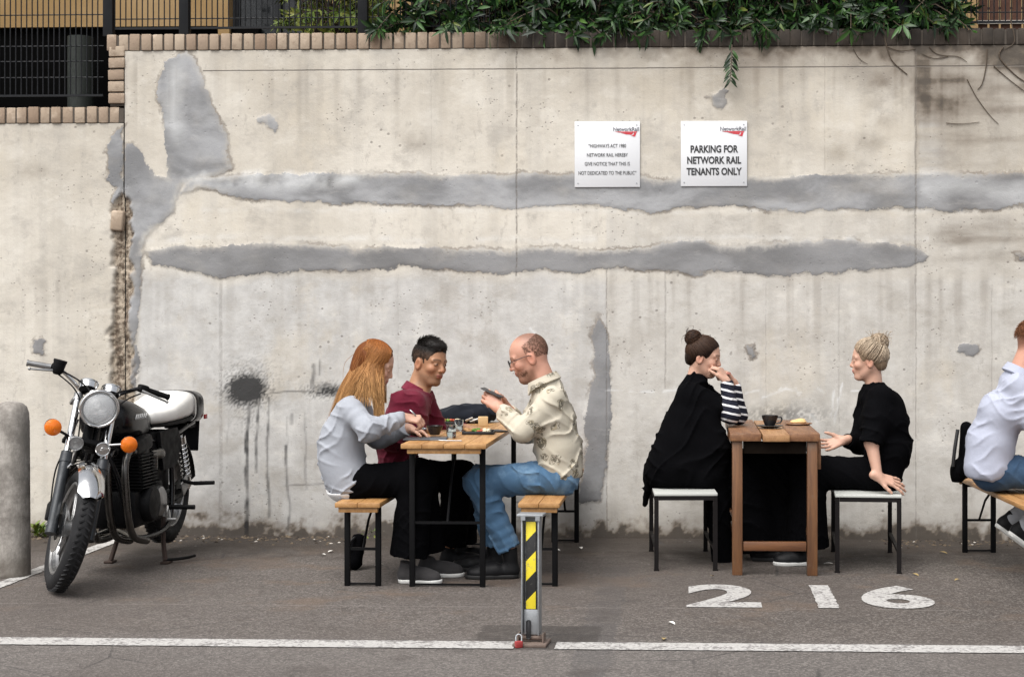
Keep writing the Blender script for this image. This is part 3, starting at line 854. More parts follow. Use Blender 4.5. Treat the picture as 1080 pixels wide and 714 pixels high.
def sign(pxl, pyt, pxr, pyb, label, lines, group):
    a, c = atY(pxl, pyt, WY - .012), atY(pxr, pyb, WY - .012)
    w, h = c.x - a.x, a.z - c.z
    t = thing('wall_sign', label, 'sign', ((a.x + c.x) / 2, WY - .012, c.z), 0, group)
    b = MB(); b.box((0, .003, h / 2), (w, .006, h), None, .0022); b.build('sign_panel', M_SIGN, t)
    for sx in (-1, 1):
        for z in (.025, h - .025): MB().cyl((sx * (w / 2 - .022), .004, z), (sx * (w / 2 - .022), -.003, z), .005, .004, 10).build('screw', M_STEEL, t)
    # logo: small word over red rails that sweep together
    lx, lz = w * .5 - .092, h - .062
    text_obj('logo_word', 'NetworkRail', .036, M_INKG, t, (lx, -.0018, lz - .002), RZ90, xs=.92, bold=.0004, depth=.0006)
    b = MB(); f = -.0020; d = Vector((0, .0012, 0))
    for pl in ([(-.074, -.006), (.074, -.006), (.070, -.0125), (-.020, -.0135), (-.052, -.0105)], [(-.030, -.0155), (.030, -.0145), (.046, -.0145), (.040, -.0270), (.004, -.0240)],
               [(.053, -.0145), (.068, -.0145), (.060, -.0400), (.034, -.0330), (.047, -.0290)]):
        b.prism([(lx + x_, f, lz + z_) for x_, z_ in pl], d)
    b.build('logo_rails', M_RED, t, None)
    for body, size, z, xs, mat, bold in lines:
        text_obj('lettering', body, size, mat, t, (0, -.0018, h - z), RZ90, xs=xs, bold=bold, depth=.0006)
    return t
sign(606, 128.5, 675, 197.5, 'white wall sign with four lines of small print and a red logo',
     [('\u201cHIGHWAYS ACT 1980', .033, .172, .74, M_INK, 0), ('NETWORK RAIL HEREBY', .033, .232, .74, M_INK, 0), ('GIVE NOTICE THAT THIS IS', .033, .290, .74, M_INK, 0), ('NOT DEDICATED TO THE PUBLIC\u201d', .033, .350, .74, M_INK, 0)], 'white signs on the wall')
sign(718, 128, 788, 196.5, 'white wall sign reading PARKING FOR NETWORK RAIL TENANTS ONLY',
     [('PARKING FOR', .064, .206, .76, M_INK, .0020), ('NETWORK RAIL', .064, .279, .76, M_INK, .0020), ('TENANTS ONLY', .064, .353, .76, M_INK, .0020)], 'white signs on the wall')

def bollard_mat():
    n = NT('bollard_concrete'); p = n.pos(); x, y, z = n.sep(p)
    c = n.mix(n.step(n.noise(p, 7, 8, .72), .33, .67), (.15, .135, .12), (.37, .345, .315))
    c = n.mix(n.mul(n.step(n.noise(n.mapping(p, (1, 1, .22)), 16, 5, .65), .48, .62), .6), c, (.20, .185, .165))
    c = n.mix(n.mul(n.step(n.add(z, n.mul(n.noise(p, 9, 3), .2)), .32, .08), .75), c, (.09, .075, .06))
    n.bump(n.add(n.noise(p, 60, 5, .65), n.mul(n.step(n.voro(p, 40), .12, .06), -.6)), .5, .006)
    return n.done(c, .9)
q = atZ(12, 607, 0)
t = thing('bollard', 'round topped grey concrete bollard at the left edge', 'bollard', q)
prof = [(.105, -.03), (.104, .02), (.100, .5), (.098, .86), (.094, .915), (.083, .948), (.062, .968), (.034, .978), (.001, .981)]
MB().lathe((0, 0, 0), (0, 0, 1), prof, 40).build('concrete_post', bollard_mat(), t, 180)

# weeds at the bollard and the foot of the wall
def weed(px, py, n, L, label, seed):
    r = random.Random(seed); q = atZ(px, py, 0); t = thing('weed', label, 'plant', q)
    it = []
    for k in range(n):
        a = r.uniform(0, 2 * PI)
        it.append((q + Vector((r.uniform(-.05, .05), r.uniform(-.04, .03), r.uniform(0, .06))), Vector((math.cos(a), math.sin(a), r.uniform(.3, 1.6))), Vector((0, 0, 1)), L * r.uniform(.6, 1.2), L * .3))
    leaves_mesh('leaves', it, M_LEAF2, t, q)
weed(43, 566, 46, .085, 'small yellow green weed growing beside the bollard at the wall foot', 4)
weed(388, 569, 14, .04, 'tiny weed at the foot of the wall behind the bench', 5)

# folding parking post
q = atZ(560.5, 680, 0)
t = thing('parking_post', 'steel fold-down parking post with yellow and black stripes', 'parking post', q, R(-5))
W2 = .037
b = MB()
b.box((-W2, .0, .31), (.007, .07, .52), None, .002); b.box((W2, .0, .31), (.007, .07, .52), None, .002)
b.box((0, .028, .31), (2 * W2 - .008, .006, .52))
b.build('channel', M_STEEL, t)
b = MB(); b.box((0, 0, .578), (.118, .085, .012), None, .003); b.box((-.03, -.04, .568), (.02, .006, .022)); b.box((.035, -.04, .566), (.02, .006, .022)); b.build('cap_plate', M_STEEL, t)
def stripes():
    n = NT('hazard_stripes'); p = n.coord('Object'); x, y, z = n.sep(p)
    u = n.math('FRACT', n.mul(n.sub(n.sub(z, n.mul(x, 1.05)), .045), 1 / .176))
    m = n.step(u, .485, .50); m2 = n.step(u, .985, 1.0)
    m = n.sub(m, m2)
    c = n.mix(m, (.016, .016, .017), (.74, .60, .03))
    c = n.mix(n.mul(n.step(n.noise(p, 45, 5, .7), .58, .68), .6), c, (.20, .19, .16))
    return n.done(c, .45)
MB().box((0, -.012, .355), (2 * W2 - .030, .005, .385), None, .001).build('striped_panel', stripes(), t)
b = MB()
b.box((0, -.010, .105), (2 * W2 - .012, .006, .11), None, .001)
b.build('lower_panel', M_STEEL, t)
MB().box((-.010, -.0145, .072), (.020, .004, .085), None, .008).build('lock_slot', M_INK, t)
b = MB(); b.box((0, .01, .008), (.15, .14, .016), None, .004); b.cyl((-.06, 0, .035), (.06, 0, .035), .012)
for sx in (-1, 1): b.box((sx * .056, 0, .03), (.006, .06, .05))
b.build('base_plate', simple('rusty_steel', (.16, .12, .10), .75, .4, var=.5, scale=30), t)
q2 = atZ(547, 683, 0)
t2 = thing('padlock', 'small red padlock lying at the foot of the striped post', 'padlock', q2)
MB().box((0, 0, .016), (.034, .022, .030), Matrix.Rotation(.5, 3, 'Z'), .005).build('lock_body', simple('red_plastic', (.28, .03, .03), .45), t2)
MB().tube([(-.012, .004, .03), (-.012, .01, .05), (0, .012, .058), (.012, .01, .05), (.012, .004, .03)], .0035, 8, 3).build('shackle', M_STEEL, t2)

# ================================================================== benches and tables
def wood(name, c0, c1, ring=(.10, .045, .012), axis='y', rough=.42, wear=.3):
    n = NT(name); p = n.coord('Object')
    sc = (9, .7, 9) if axis == 'y' else (.7, 9, 9) if axis == 'x' else (9, 9, .7)
    off = n.comb(n.mul(n.isl(), 7), n.mul(n.isl(), 3), n.mul(n.isl(), 5))
    v = n.t.nodes.new('ShaderNodeVectorMath'); v.operation = 'ADD'; n.put(v.inputs[0], p); n.put(v.inputs[1], off)
    g = n.noise(n.mapping(v.outputs[0], sc), 3.2, 5, .6, .6)
    fine = n.noise(n.mapping(v.outputs[0], tuple(k * 5 for k in sc)), 4, 3, .6)
    c = n.mix(n.step(g, .3, .7), c0, c1)
    c = n.mix(n.mul(n.step(fine, .5, .7), .45), c, ring)
    c = n.mix(n.mul(n.isl(), .35), c, tuple(k * .7 for k in c0))
    c = n.mix(n.mul(n.step(n.noise(p, 12, 5, .7), .58, .7), wear), c, (.16, .12, .085))
    n.bump(n.add(g, fine), .12, .003)
    return n.done(c, n.step(fine, .2, .8, rough - .08, rough + .15), 0)
M_PINE = wood('varnished_pine', (.32, .158, .052), (.47, .265, .105), (.16, .065, .018))
M_BLACKSTEEL = simple('black_painted_steel', (.004, .004, .0045), .6, 0, var=.3, Specular_IOR_Level=.12)

def legset(parent, w, z, y, depth_dir, gap):
    "two square tube legs with a foot bar and a folding strut"
    for sx in (-1, 1):
        b = MB(); b.bar((sx * gap, y, 0), (sx * gap, y, z), .030, .026, (0, 1, 0), .003); b.build('leg', M_BLACKSTEEL, parent)
    b = MB(); b.bar((-gap + .014, y, z - .02), (gap - .014, y, z - .02), .02, .02); b.build('top_bar', M_BLACKSTEEL, parent)
    b = MB(); b.bar((-gap + .014, y, .012), (gap - .014, y, .012), .016, .010)
    b.build('foot_bar', M_BLACKSTEEL, parent)
    b = MB(); b.tube([(0, y, z * .46), (0, y + depth_dir * .16, z * .78), (0, y + depth_dir * .34, z - .012)], .007, 8)
    b.bar((-gap + .012, y, z * .46), (gap - .012, y, z * .46), .014, .014)
    b.build('strut', M_BLACKSTEEL, parent)

def beer_furniture(name, label, cat, left, right, z, L, group, planks, inset=.15, th=.026):
    "near edge of the top runs from pixel left to pixel right at height z"
    a, c = atZ(*left, z), atZ(*right, z)
    y0 = (a.y + c.y) / 2; w = c.x - a.x
    t = thing(name, label, cat, ((a.x + c.x) / 2, y0, 0), 0, group)
    b = MB(); pw = w / planks
    for i in range(planks): b.box((-w / 2 + pw * (i + .5), L / 2, z - th / 2), (pw - .0022, L, th), None, .0035)
    b.build(cat + '_top' if cat == 'table' else 'seat', M_PINE, t)
    for yb_ in (.03, L - .03): MB().box((0, yb_, z - th - .014), (w * .86, .03, .026), None, .003).build('batten', M_PINE, t)
    legset(t, w, z - th - .003, inset, 1, w / 2 - .038)
    legset(t, w, z - th - .003, L - inset, -1, w / 2 - .038)
    return t
T1 = beer_furniture('beer_table', 'orange pine folding table with black steel legs laid with food', 'table', (422, 468.3), (513, 468.3), .78, 1.85, None, 4)
B1 = beer_furniture('beer_bench', 'narrow pine bench under the woman in the grey sweatshirt', 'bench', (352.5, 530.3), (401, 530.3), .465, 2.0, 'pine folding benches', 2)
B2 = beer_furniture('beer_bench', 'narrow pine bench behind the striped post under the man in jeans', 'bench', (546, 530.5), (590.5, 530.5), .465, 2.0, 'pine folding benches', 2)
# bench at the right edge of the picture
e = atZ(1057, 519, .465)
t = thing('beer_bench', 'slatted pine bench under the man in the pale blue shirt', 'bench', (e.x + .13, 8.05, 0), R(3), 'pine folding benches')
b = MB()
for i in range(3): b.box((-.115 + .085 * (i + .5) - .012, 1.05, .452), (.074, 2.2, .026), None, .004)
b.build('seat', M_PINE, t)
for yb_ in (.04, 2.1): MB().box((0, yb_, .425), (.2, .03, .026)).build('batten', M_PINE, t)
legset(t, .25, .435, .2, 1, .088); legset(t, .25, .435, 2.0, -1, .088)

# brown cafe table
M_OAK = wood('brown_stained_wood', (.135, .058, .026), (.25, .122, .056), (.07, .025, .010))
M_OAKV = wood('brown_stained_leg', (.092, .040, .017), (.185, .084, .034), (.07, .025, .010), 'z')
M_OAKX = wood('brown_stained_rail', (.085, .032, .012), (.17, .070, .024), (.06, .022, .010), 'x')
ZB = .80
a, c = atZ(770, 457.2, ZB), atZ(865, 457.2, ZB)
w = c.x - a.x; LB = 1.22
CT_TABLE = t = thing('cafe_table', 'brown stained wooden table with plank top and a black cup', 'table', ((a.x + c.x) / 2, (a.y + c.y) / 2, 0))
MB().box((-w / 2 + .088, LB / 2, ZB - .022), (.174, LB, .044), None, .004).build('top_plank', M_OAK, t)
MB().box((.005, LB / 2 - .02, ZB - .024), (.150, LB + .02, .040), None, .004).build('top_plank', wood('paler_plank', (.26, .13, .055), (.38, .21, .095), (.14, .06, .02)), t)
MB().box((w / 2 - .088, LB / 2, ZB - .022), (.174, LB, .044), None, .004).build('top_plank', M_OAK, t)
for sx in (-1, 1):
    for y in (.05, LB - .06):
        MB().box((sx * (w / 2 - .042), y, (ZB - .046) / 2), (.058, .058, ZB - .046), None, .005).build('leg', M_OAKV, t)
b = MB(); b.box((0, .045, .163), (w - .15, .035, .052), None, .004); b.build('stretcher', M_OAKX, t)
b = MB(); b.box((0, LB - .06, .163), (w - .15, .035, .052), None, .004); b.build('stretcher', M_OAKX, t)
for sx in (-1, 1):
    MB().box((sx * (w / 2 - .042), LB / 2, .215), (.03, LB - .17, .045), None, .004).build('side_rail', M_OAK, t)
    MB().box((sx * (w / 2 - .035), LB / 2, ZB - .092), (.022, LB - .17, .09), None, .003).build('apron', M_OAK, t)
MB().box((0, .055, ZB - .082), (w - .15, .022, .07), None, .003).build('apron', simple('apron_shade_wood', (.008, .005, .003), .8, Specular_IOR_Level=.1), t)  # front apron blackened to stand for the shade under the tabletop
MB().box((w / 2 + .0085, .19, ZB - .13), (.018, .05, .17), None, .004).build('hook_board', M_OAK, t)

# white topped stools
M_LAMINATE = simple('pale_laminate', (.45, .46, .435), .4, var=.08, scale=6)
M_DARKSTEEL = simple('dark_steel', (.009, .0075, .0075), .6, 0, var=.3, Specular_IOR_Level=.12)
def stool(left, right, z, rz, D, label):
    a, c = atZ(*left, z), atZ(*right, z); w = c.x - a.x
    t = thing('low_bench', label, 'bench', ((a.x + c.x) / 2, (a.y + c.y) / 2, 0), rz, 'white topped steel benches')
    MB().box((0, D / 2, z - .008), (w, D, .016), None, .003).build('seat', M_LAMINATE, t)
    b = MB()
    for sx in (-1, 1): b.bar((sx * (w / 2 - .013), .004, z - .029), (sx * (w / 2 - .013), D - .004, z - .029), .024, .024)
    for y in (.014, D - .014): b.bar((-w / 2 + .026, y, z - .029), (w / 2 - .026, y, z - .029), .024, .024)
    b.build('seat_frame', M_DARKSTEEL, t)
    for sx in (-1, 1):
        for y in (.014, D - .014):
            b = MB(); b.bar((sx * (w / 2 - .013), y, .006), (sx * (w / 2 - .013), y, z - .042), .025, .025, (0, 1, 0)); b.box((sx * (w / 2 - .013), y, .004), (.03, .03, .008)); b.build('leg', M_DARKSTEEL, t)
    b = MB()
    for sx in (-1, 1): b.bar((sx * (w / 2 - .013), .026, .12), (sx * (w / 2 - .013), D - .026, .12), .018, .018)
    b.build('side_rail', M_DARKSTEEL, t)
    return t
S1 = stool((690, 520), (757, 520), .445, R(3.5), .80, 'white topped steel bench under the woman draped in a black coat')
S2 = stool((881, 521.8), (950.5, 521.8), .445, R(-3.5), .85, 'white topped steel bench under the blonde woman resting her hand')

# ================================================================== things on the tables
def on(px, py, z): return atZ(px, py, z)
M_BLACKCER = simple('black_ceramic', (.012, .012, .013), .28)
M_BLACKPL = simple('black_plastic', (.012, .012, .013), .4)
M_SLATE = simple('grey_slate', (.075, .08, .09), .6, var=.3)
def glass_mat(name, col=(.9, .95, .95), rough=.03):
    n = NT(name); return n.done(col, rough, 0, Transmission_Weight=1.0, IOR=1.45)
M_GLASS = glass_mat('clear_glass')
M_RICE = simple('pale_food', (.62, .55, .40), .6, var=.2, scale=60, bump=.6)
M_GREEN = simple('salad_green', (.10, .20, .02), .5, var=.6, scale=60, bump=.5)
M_TOM = simple('red_food', (.40, .06, .02), .4, var=.3, scale=60)
M_CRUST = simple('brown_food', (.36, .19, .07), .6, var=.4, scale=50, bump=.6)
M_CARD = simple('brown_card', (.50, .34, .17), .8)
M_PAPER = simple('white_paper', (.70, .68, .64), .8)
M_CORK = simple('pale_wood_block', (.58, .40, .20), .7, var=.15)
ZT1 = .78
q = on(449, 463.5, ZT1); t = thing('slate_board', 'flat grey slate board on the near left corner of the pine table', 'board', q, R(4))
MB().box((0, .0, .005), (.235, .15, .008), None, .002).build('board', M_SLATE, t)
def bowl(px, py, r, h, z, label, food, cat='bowl', name='bowl', mat=M_BLACKCER, seed=1):
    q = on(px, py, z); t = thing(name, label, cat, q)
    MB().lathe((0, 0, 0), (0, 0, 1), [(r * .55, 0), (r * .62, .004), (r * .96, h * .85), (r, h), (r * .95, h), (r * .88, h * .8), (r * .5, .010), (.0005, .009)], 28).build('bowl_shell', mat, t)
    if food:
        rr = random.Random(seed); b = MB()
        for k in range(16):
            a = rr.uniform(0, 2 * PI); d = r * .7 * rr.random() ** .5
            b.ell((d * math.cos(a), d * math.sin(a), h * .72 + rr.uniform(0, .012)), (rr.uniform(.008, .015), rr.uniform(.008, .014), rr.uniform(.006, .010)), Euler_(rr), 8, 6)
        b.build('food', food, t)
    return t
def Euler_(r): return Matrix.Rotation(r.uniform(0, 3), 3, 'Z') @ Matrix.Rotation(r.uniform(-.6, .6), 3, 'X')
bowl(440, 459.5, .052, .026, ZT1 + .001, 'shallow black dish of pale food below the spoon', M_RICE, 'dish', 'dish', seed=2)
bowl(458.5, 458.5, .046, .052, ZT1 + .010, 'small deep black bowl standing on the slate board', None)
bowl(452, 448, .05, .03, ZT1, 'white dish of pale food behind the black bowl', M_RICE, 'dish', 'dish', simple('white_ceramic', (.70, .70, .68), .3), seed=4)
def tumbler(px, py, r, h, label):
    q = on(px, py, ZT1); t = thing('drinking_glass', label, 'glass', q, 0, 'glasses on the pine table')
    MB().lathe((0, 0, 0), (0, 0, 1), [(.0005, .001), (r * .8, .001), (r * .86, .003), (r, h), (r - .003, h), (r * .8, .010), (.0005, .009)], 24).build('glass_wall', M_GLASS, t)
    MB().lathe((0, 0, 0), (0, 0, 1), [(.0005, .0105), (r * .78, .0105), (r * .86, h * .5), (.0005, h * .5)], 24).build('water', glass_mat('water', (.95, .97, .97), .0), t)
tumbler(476, 462, .030, .075, 'clear tumbler between the black bowl and the right tray')
tumbler(484, 455, .028, .070, 'clear tumbler farther back beside the black tray')
def tray(px, py, w, d, label, seed, rz=0):
    q = on(px, py, ZT1); t = thing('food_tray', label, 'tray', q, rz)
    b = MB(); b.box((0, 0, .003), (w, d, .005))
    for sx in (-1, 1): b.box((sx * w / 2, 0, .010), (.006, d + .006, .018), None, .002); b.box((0, sx * d / 2, .010), (w - .006, .006, .018), None, .002)
    b.build('tray_shell', M_BLACKPL, t)
    rr = random.Random(seed)
    for nm, mat, cx, k in (('salad', M_GREEN, -.1, 16), ('fried_food', M_CRUST, -.32, 14), ('sauce', M_TOM, .1, 6), ('rice', M_RICE, .25, 12)):
        b = MB()
        for i in range(k): b.ell((w * (cx + rr.uniform(-.12, .12)), d * rr.uniform(-.32, .32), .012 + rr.uniform(0, .014)), (rr.uniform(.008, .017), rr.uniform(.008, .015), rr.uniform(.005, .010)), Euler_(rr), 8, 6)
        b.build(nm, mat, t)
tray(505, 457.5, .175, .16, 'black tray of salad and fried food on the right of the pine table', 3, R(3))
tray(477, 447, .14, .13, 'black tray of food in the middle of the pine table', 6, R(-4))
q = on(509.5, 449.5, ZT1); t = thing('menu_block', 'pale wooden block standing on the pine table before the jacket', 'wooden block', q, R(8))
MB().box((0, 0, .030), (.060, .045, .060), None, .004).build('block', M_CORK, t)
q = on(499, 446.5, ZT1); t = thing('paper_napkin', 'crumpled white paper napkin beside the wooden block', 'napkin', q)
b = MB(); rr = random.Random(3)
for k in range(9): b.box((rr.uniform(-.025, .025), rr.uniform(-.025, .025), .014 + rr.uniform(0, .014)), (.05, .04, .002), Matrix.Rotation(rr.uniform(-.8, .8), 3, 'X') @ Matrix.Rotation(rr.uniform(-.8, .8), 3, 'Y'))
b.build('napkin_sheet', M_PAPER, t)
q = on(472, 465.2, ZT1); t = thing('fork', 'steel fork lying near the front edge of the pine table', 'fork', q, R(80))
b = MB(); b.tube([(0, -.08, .004), (0, .03, .004), (0, .05, .006)], .003, 6, 3); b.box((0, .062, .006), (.018, .024, .002)); 
for k in range(4): b.bar((-.0075 + k * .005, .074, .006), (-.0075 + k * .005, .10, .007), .002, .002)
b.build('fork_shape', M_STEEL, t)
q = on(519, 455.5, ZT1); t = thing('mobile_phone', 'dark phone lying flat on the right end of the tray', 'phone', q + Vector((.03, .03, .0)), R(30))
MB().box((0, 0, .005), (.07, .145, .008), None, .003).build('phone_shell', M_BLACKPL, t)

# cup and plate on the brown table
q = on(812, 451, ZB); t = thing('coffee_cup', 'black coffee cup on the brown table', 'cup', q + Vector((0, 0, .012)))
MB().lathe((0, 0, 0), (0, 0, 1), [(.0005, .002), (.028, 0), (.032, .006), (.046, .045), (.049, .062), (.0455, .062), (.042, .045), (.028, .012), (.0005, .010)], 32).build('cup_wall', M_BLACKCER, t)
MB().tube([(.044, 0, .050), (.064, 0, .050), (.070, 0, .034), (.058, 0, .018), (.036, 0, .014)], .005, 8, 4).build('handle', M_BLACKCER, t)
MB().lathe((0, 0, .050), (0, 0, 1), [(.0005, .001), (.0425, 0), (.0425, .002), (.0005, .003)], 24).build('milk_foam', simple('milk_foam', (.66, .56, .44), .6), t)
t = thing('saucer', 'black saucer under the coffee cup', 'saucer', q)
MB().lathe((0, 0, 0), (0, 0, 1), [(.0005, 0), (.04, 0), (.075, .010), (.080, .014), (.074, .013), (.04, .006), (.0005, .006)], 32).build('saucer_dish', M_BLACKCER, t)
q = on(842, 448, ZB); t = thing('biscuit_plate', 'brown wooden plate with pale pastry on the brown table', 'plate', q)
MB().lathe((0, 0, 0), (0, 0, 1), [(.0005, 0), (.06, 0), (.085, .008), (.083, .012), (.06, .006), (.0005, .006)], 32).build('plate_dish', M_OAK, t)
b = MB(); b.ell((0, 0, .018), (.052, .035, .016), Matrix.Rotation(.3, 3, 'Z')); b.ell((.015, .012, .028), (.03, .024, .011)); b.build('pastry', simple('pale_pastry', (.66, .44, .20), .7, var=.3, scale=50, bump=.5), t)

# litter on the asphalt
rr = random.Random(9)
M_DRYLEAF = simple('dry_leaf', (.30, .22, .09), .8, var=.4)
cnt = 0
for px, py, m in ((752, 609, 1), (962, 606, 1), (585, 580, 0), (612, 578, 0), (868, 596, 0), (1012, 612, 1), (700, 676, 1), (842, 583, 0), (405, 596, 0), (338, 586, 0), (352, 582, 0), (990, 583, 1), (705, 657, 0)):
    q = atZ(px, py, 0)
    it = [(q + Vector((0, 0, .008)), Vector((rr.uniform(-1, 1), rr.uniform(-1, 1), .15)), Vector((0, 0, 1)), rr.uniform(.035, .07), .024)]
    o = leaves_mesh('fallen_leaf' if m else 'paper_scrap', it, M_DRYLEAF if m else M_PAPER, None, q); o.location = q
    tag(o, 'dry yellow leaf lying flat on the asphalt' if m else 'small pale paper scrap lying on the asphalt', 'leaf' if m else 'paper scrap', 'fallen leaves on the asphalt' if m else 'paper scraps on the asphalt')
# ================================================================== motorcycle: local x forward, y rider's left, z up, origin under the rear axle
M_RUBBER = simple('tyre_rubber', (.010, .010, .011), .75, var=.3, scale=40, bump=.2, Specular_IOR_Level=.3)
M_CHROME = simple('chrome', (.62, .62, .62), .14, 1.0, var=.1, scale=30)
M_PIPE = simple('dulled_chrome_pipe', (.10, .095, .09), .32, 1.0, var=.5, scale=18)
M_ALLOY = simple('dull_alloy', (.30, .30, .30), .38, .85, var=.35, scale=25, bump=.15)
M_ENGINE = simple('black_engine_casing', (.005, .005, .0055), .5, 0, var=.5, scale=30, bump=.2, Specular_IOR_Level=.12)
M_BLKGLOSS = simple('black_gloss_paint', (.004, .004, .005), .25, 0, var=.2, scale=8, Specular_IOR_Level=.35)
M_BLKMATT = simple('black_plastic_matt', (.005, .005, .0055), .6, 0, var=.3, scale=30, bump=.1, Specular_IOR_Level=.12)
M_GAITER = simple('grey_fork_slider', (.024, .027, .031), .45, .3, var=.3)
M_SEATW = simple('white_vinyl', (.70, .69, .66), .4, 0, var=.08, scale=14, bump=.08)
def amber():
    n = NT('amber_lens'); p = n.coord()
    w = n.t.nodes.new('ShaderNodeTexWave'); n.put(w.inputs[0], p); w.inputs['Scale'].default_value = 60
    n.bump(w.outputs[1], .3, .002)
    return n.done((.85, .20, .012), .2, 0, Transmission_Weight=.25, Subsurface_Weight=.0, IOR=1.45)
M_AMBER = amber()
M_REDLENS = simple('red_lens', (.30, .012, .012), .2)
M_LENS = None
def lens():
    n = NT('headlamp_glass'); p = n.coord()
    w = n.t.nodes.new('ShaderNodeTexWave'); n.put(w.inputs[0], p); w.inputs['Scale'].default_value = 28; w.bands_direction = 'Y'
    n.bump(w.outputs[1], .25, .002)
    return n.done((.80, .82, .84), .12, 0, Alpha=.30)
M_LENS = lens()
M_STICKER = simple('faded_silver_print', (.30, .30, .30), .5)

fc = atZ(62, 624.5, 0)
rp = atZ(169, 335 + 1700 * H / 10.02, 0)
hd = Vector((fc.x - rp.x, fc.y - rp.y, 0)).normalized()
WB = 1.47
moto = thing('motorcycle', 'black motorcycle with white seat and orange indicators on its centre stand', 'motorcycle', (fc.x - hd.x * WB + .045, fc.y - hd.y * WB, 0), math.atan2(hd.y, hd.x))
RAKE = R(27)
AX = Vector((-math.sin(RAKE), 0, math.cos(RAKE)))      # steering axis, pointing up
SO = Vector((1.105, 0, .98))                           # a point of it, at the top clamp
DELTA = R(35)
STEER = Matrix.Translation(SO) @ Matrix.Rotation(DELTA, 4, AX) @ Matrix.Translation(-SO)
FA = Vector((WB, 0, .335))                             # front axle before steering

def part(mb, name, mat, parent=None, steer=False, sharp=40):
    if steer: bmesh.ops.transform(mb.bm, matrix=STEER, verts=mb.bm.verts)
    return mb.build(name, mat, parent or moto, sharp)

def wheel(axle, Rt, rt, wid, steer, disc):
    "tyre, cast rim and brake disc round the axle point; wheel plane is xz"
    Y = Vector((0, 1, 0))
    b = MB(); rings = []
    for k in range(48):
        t = 2 * PI * k / 48; o = Vector((math.cos(t), 0, math.sin(t)))
        prof = []
        for q in range(14):
            u = 2 * PI * q / 14
            rr = Rt - rt + rt * math.cos(u) * (1.0 if math.cos(u) > 0 else .9)
            prof.append(axle + o * rr + Y * (wid / 2 * math.sin(u) * (1 - .12 * max(0, math.cos(u)))))
        rings.append(prof)
    b.ring_surface(rings, close=True)
    for k in range(60):                                   # tread blocks
        t = 2 * PI * k / 60; o = Vector((math.cos(t), 0, math.sin(t))); tt = Vector((-math.sin(t), 0, math.cos(t)))
        for s in (-1, 1):
            M = Matrix((tt, Y, o)).transposed() @ Matrix.Rotation(s * .6, 3, 'Z')
            b.box(axle + o * (Rt - .004) + Y * (s * wid * .17) , (.009, wid * .28, .010), M)
    w = part(b, 'tyre', M_RUBBER, None, steer)
    b = MB(); Ri = Rt - 2 * rt + .012
    for s in (-1, 1): b.torus(axle + Y * (s * wid * .30), Y, Ri, .010, 48, 8)
    rings = []
    for k in range(48):
        t = 2 * PI * k / 48; o = Vector((math.cos(t), 0, math.sin(t)))
        rings.append([axle + o * (Ri - .004) + Y * (wid * .3), axle + o * (Ri - .022) + Y * (wid * .12), axle + o * (Ri - .022) - Y * (wid * .12), axle + o * (Ri - .004) - Y * (wid * .3), axle + o * (Ri - .034)])
    b.ring_surface(rings, close=True)
    rim = part(b, 'rim', M_ALLOY, w, steer)
    b = MB()
    for k in range(7):
        t = 2 * PI * k / 7 + .3; o = Vector((math.cos(t), 0, math.sin(t))); tt = Vector((-math.sin(t), 0, math.cos(t)))
        for s in (-1, 1):
            b.tube([axle + o * .035 + tt * (.012 * s), axle + o * (Ri * .55) + tt * (.016 * s), axle + o * (Ri - .02) + tt * (.030 * s)], .0085, 8, 3)
    b.cyl(axle - Y * .055, axle + Y * .055, .045, seg=24)
    part(b, 'spokes', M_ALLOY, w, steer)
    for s in disc:
        b = MB(); b.lathe(axle + Y * (s * .062), Y * s, [(.075, 0), (.135, 0), (.135, .005), (.075, .005), (.075, 0)], 40); part(b, 'brake_disc', M_CHROME, w, steer)
        b = MB(); b.cyl(axle + Y * (s * .05), axle + Y * (s * .066), .07, seg=20); part(b, 'disc_carrier', M_ENGINE, w, steer)
    return w
wheel(FA, .332, .052, .105, True, (-1, 1))
RA = Vector((0, 0, .375))
wheel(RA, .315, .058, .125, False, (-1,))

# fork
up = lambda t, y, fx=0: FA + AX * t + Vector((0, y, 0)) + Vector((math.cos(RAKE), 0, math.sin(RAKE))) * fx
for s in (-1, 1):
    y = .098 * s
    b = MB(); b.cyl(up(.40, y), up(.735, y), .0195, seg=20); st = part(b, 'fork_stanchion', M_CHROME, None, True)
    b = MB(); b.cyl(up(-.03, y), up(.36, y), .027, .029, 20); b.cyl(up(.355, y), up(.415, y), .033, .030, 20); b.cyl(up(-.045, y), up(.02, y), .032, .03, 16); part(b, 'fork_slider', M_GAITER, None, True)
    b = MB(); b.box(up(.10, y * 1.08, -.075), (.05, .045, .10), Matrix.Rotation(-RAKE, 3, 'Y'), .010); part(b, 'brake_caliper', M_ENGINE, None, True)
    b = MB(); b.tube([up(.14, y * 1.2, -.06), up(.32, y * 1.3, -.06), up(.45, y * 1.1, .0), up(.6, y * .8, .03)], .0045, 6, 4); part(b, 'brake_hose', M_BLKMATT, None, True)
b = MB(); b.cyl(up(0, -.13), up(0, .13), .011); part(b, 'front_axle', M_ALLOY, None, True)
b = MB()
b.box(up(.50, 0, -.03), (.085, .25, .030), Matrix.Rotation(-RAKE, 3, 'Y'), .008); b.cyl(up(.48, 0, -.045), up(.74, 0, -.045), .028)
part(b, 'lower_yoke', M_ENGINE, None, True)
b = MB(); b.box(up(.725, 0, -.03), (.085, .25, .026), Matrix.Rotation(-RAKE, 3, 'Y'), .008)
for s in (-1, 1): b.cyl(up(.72, .098 * s), up(.76, .098 * s), .024)
part(b, 'upper_yoke', M_ALLOY, None, True)
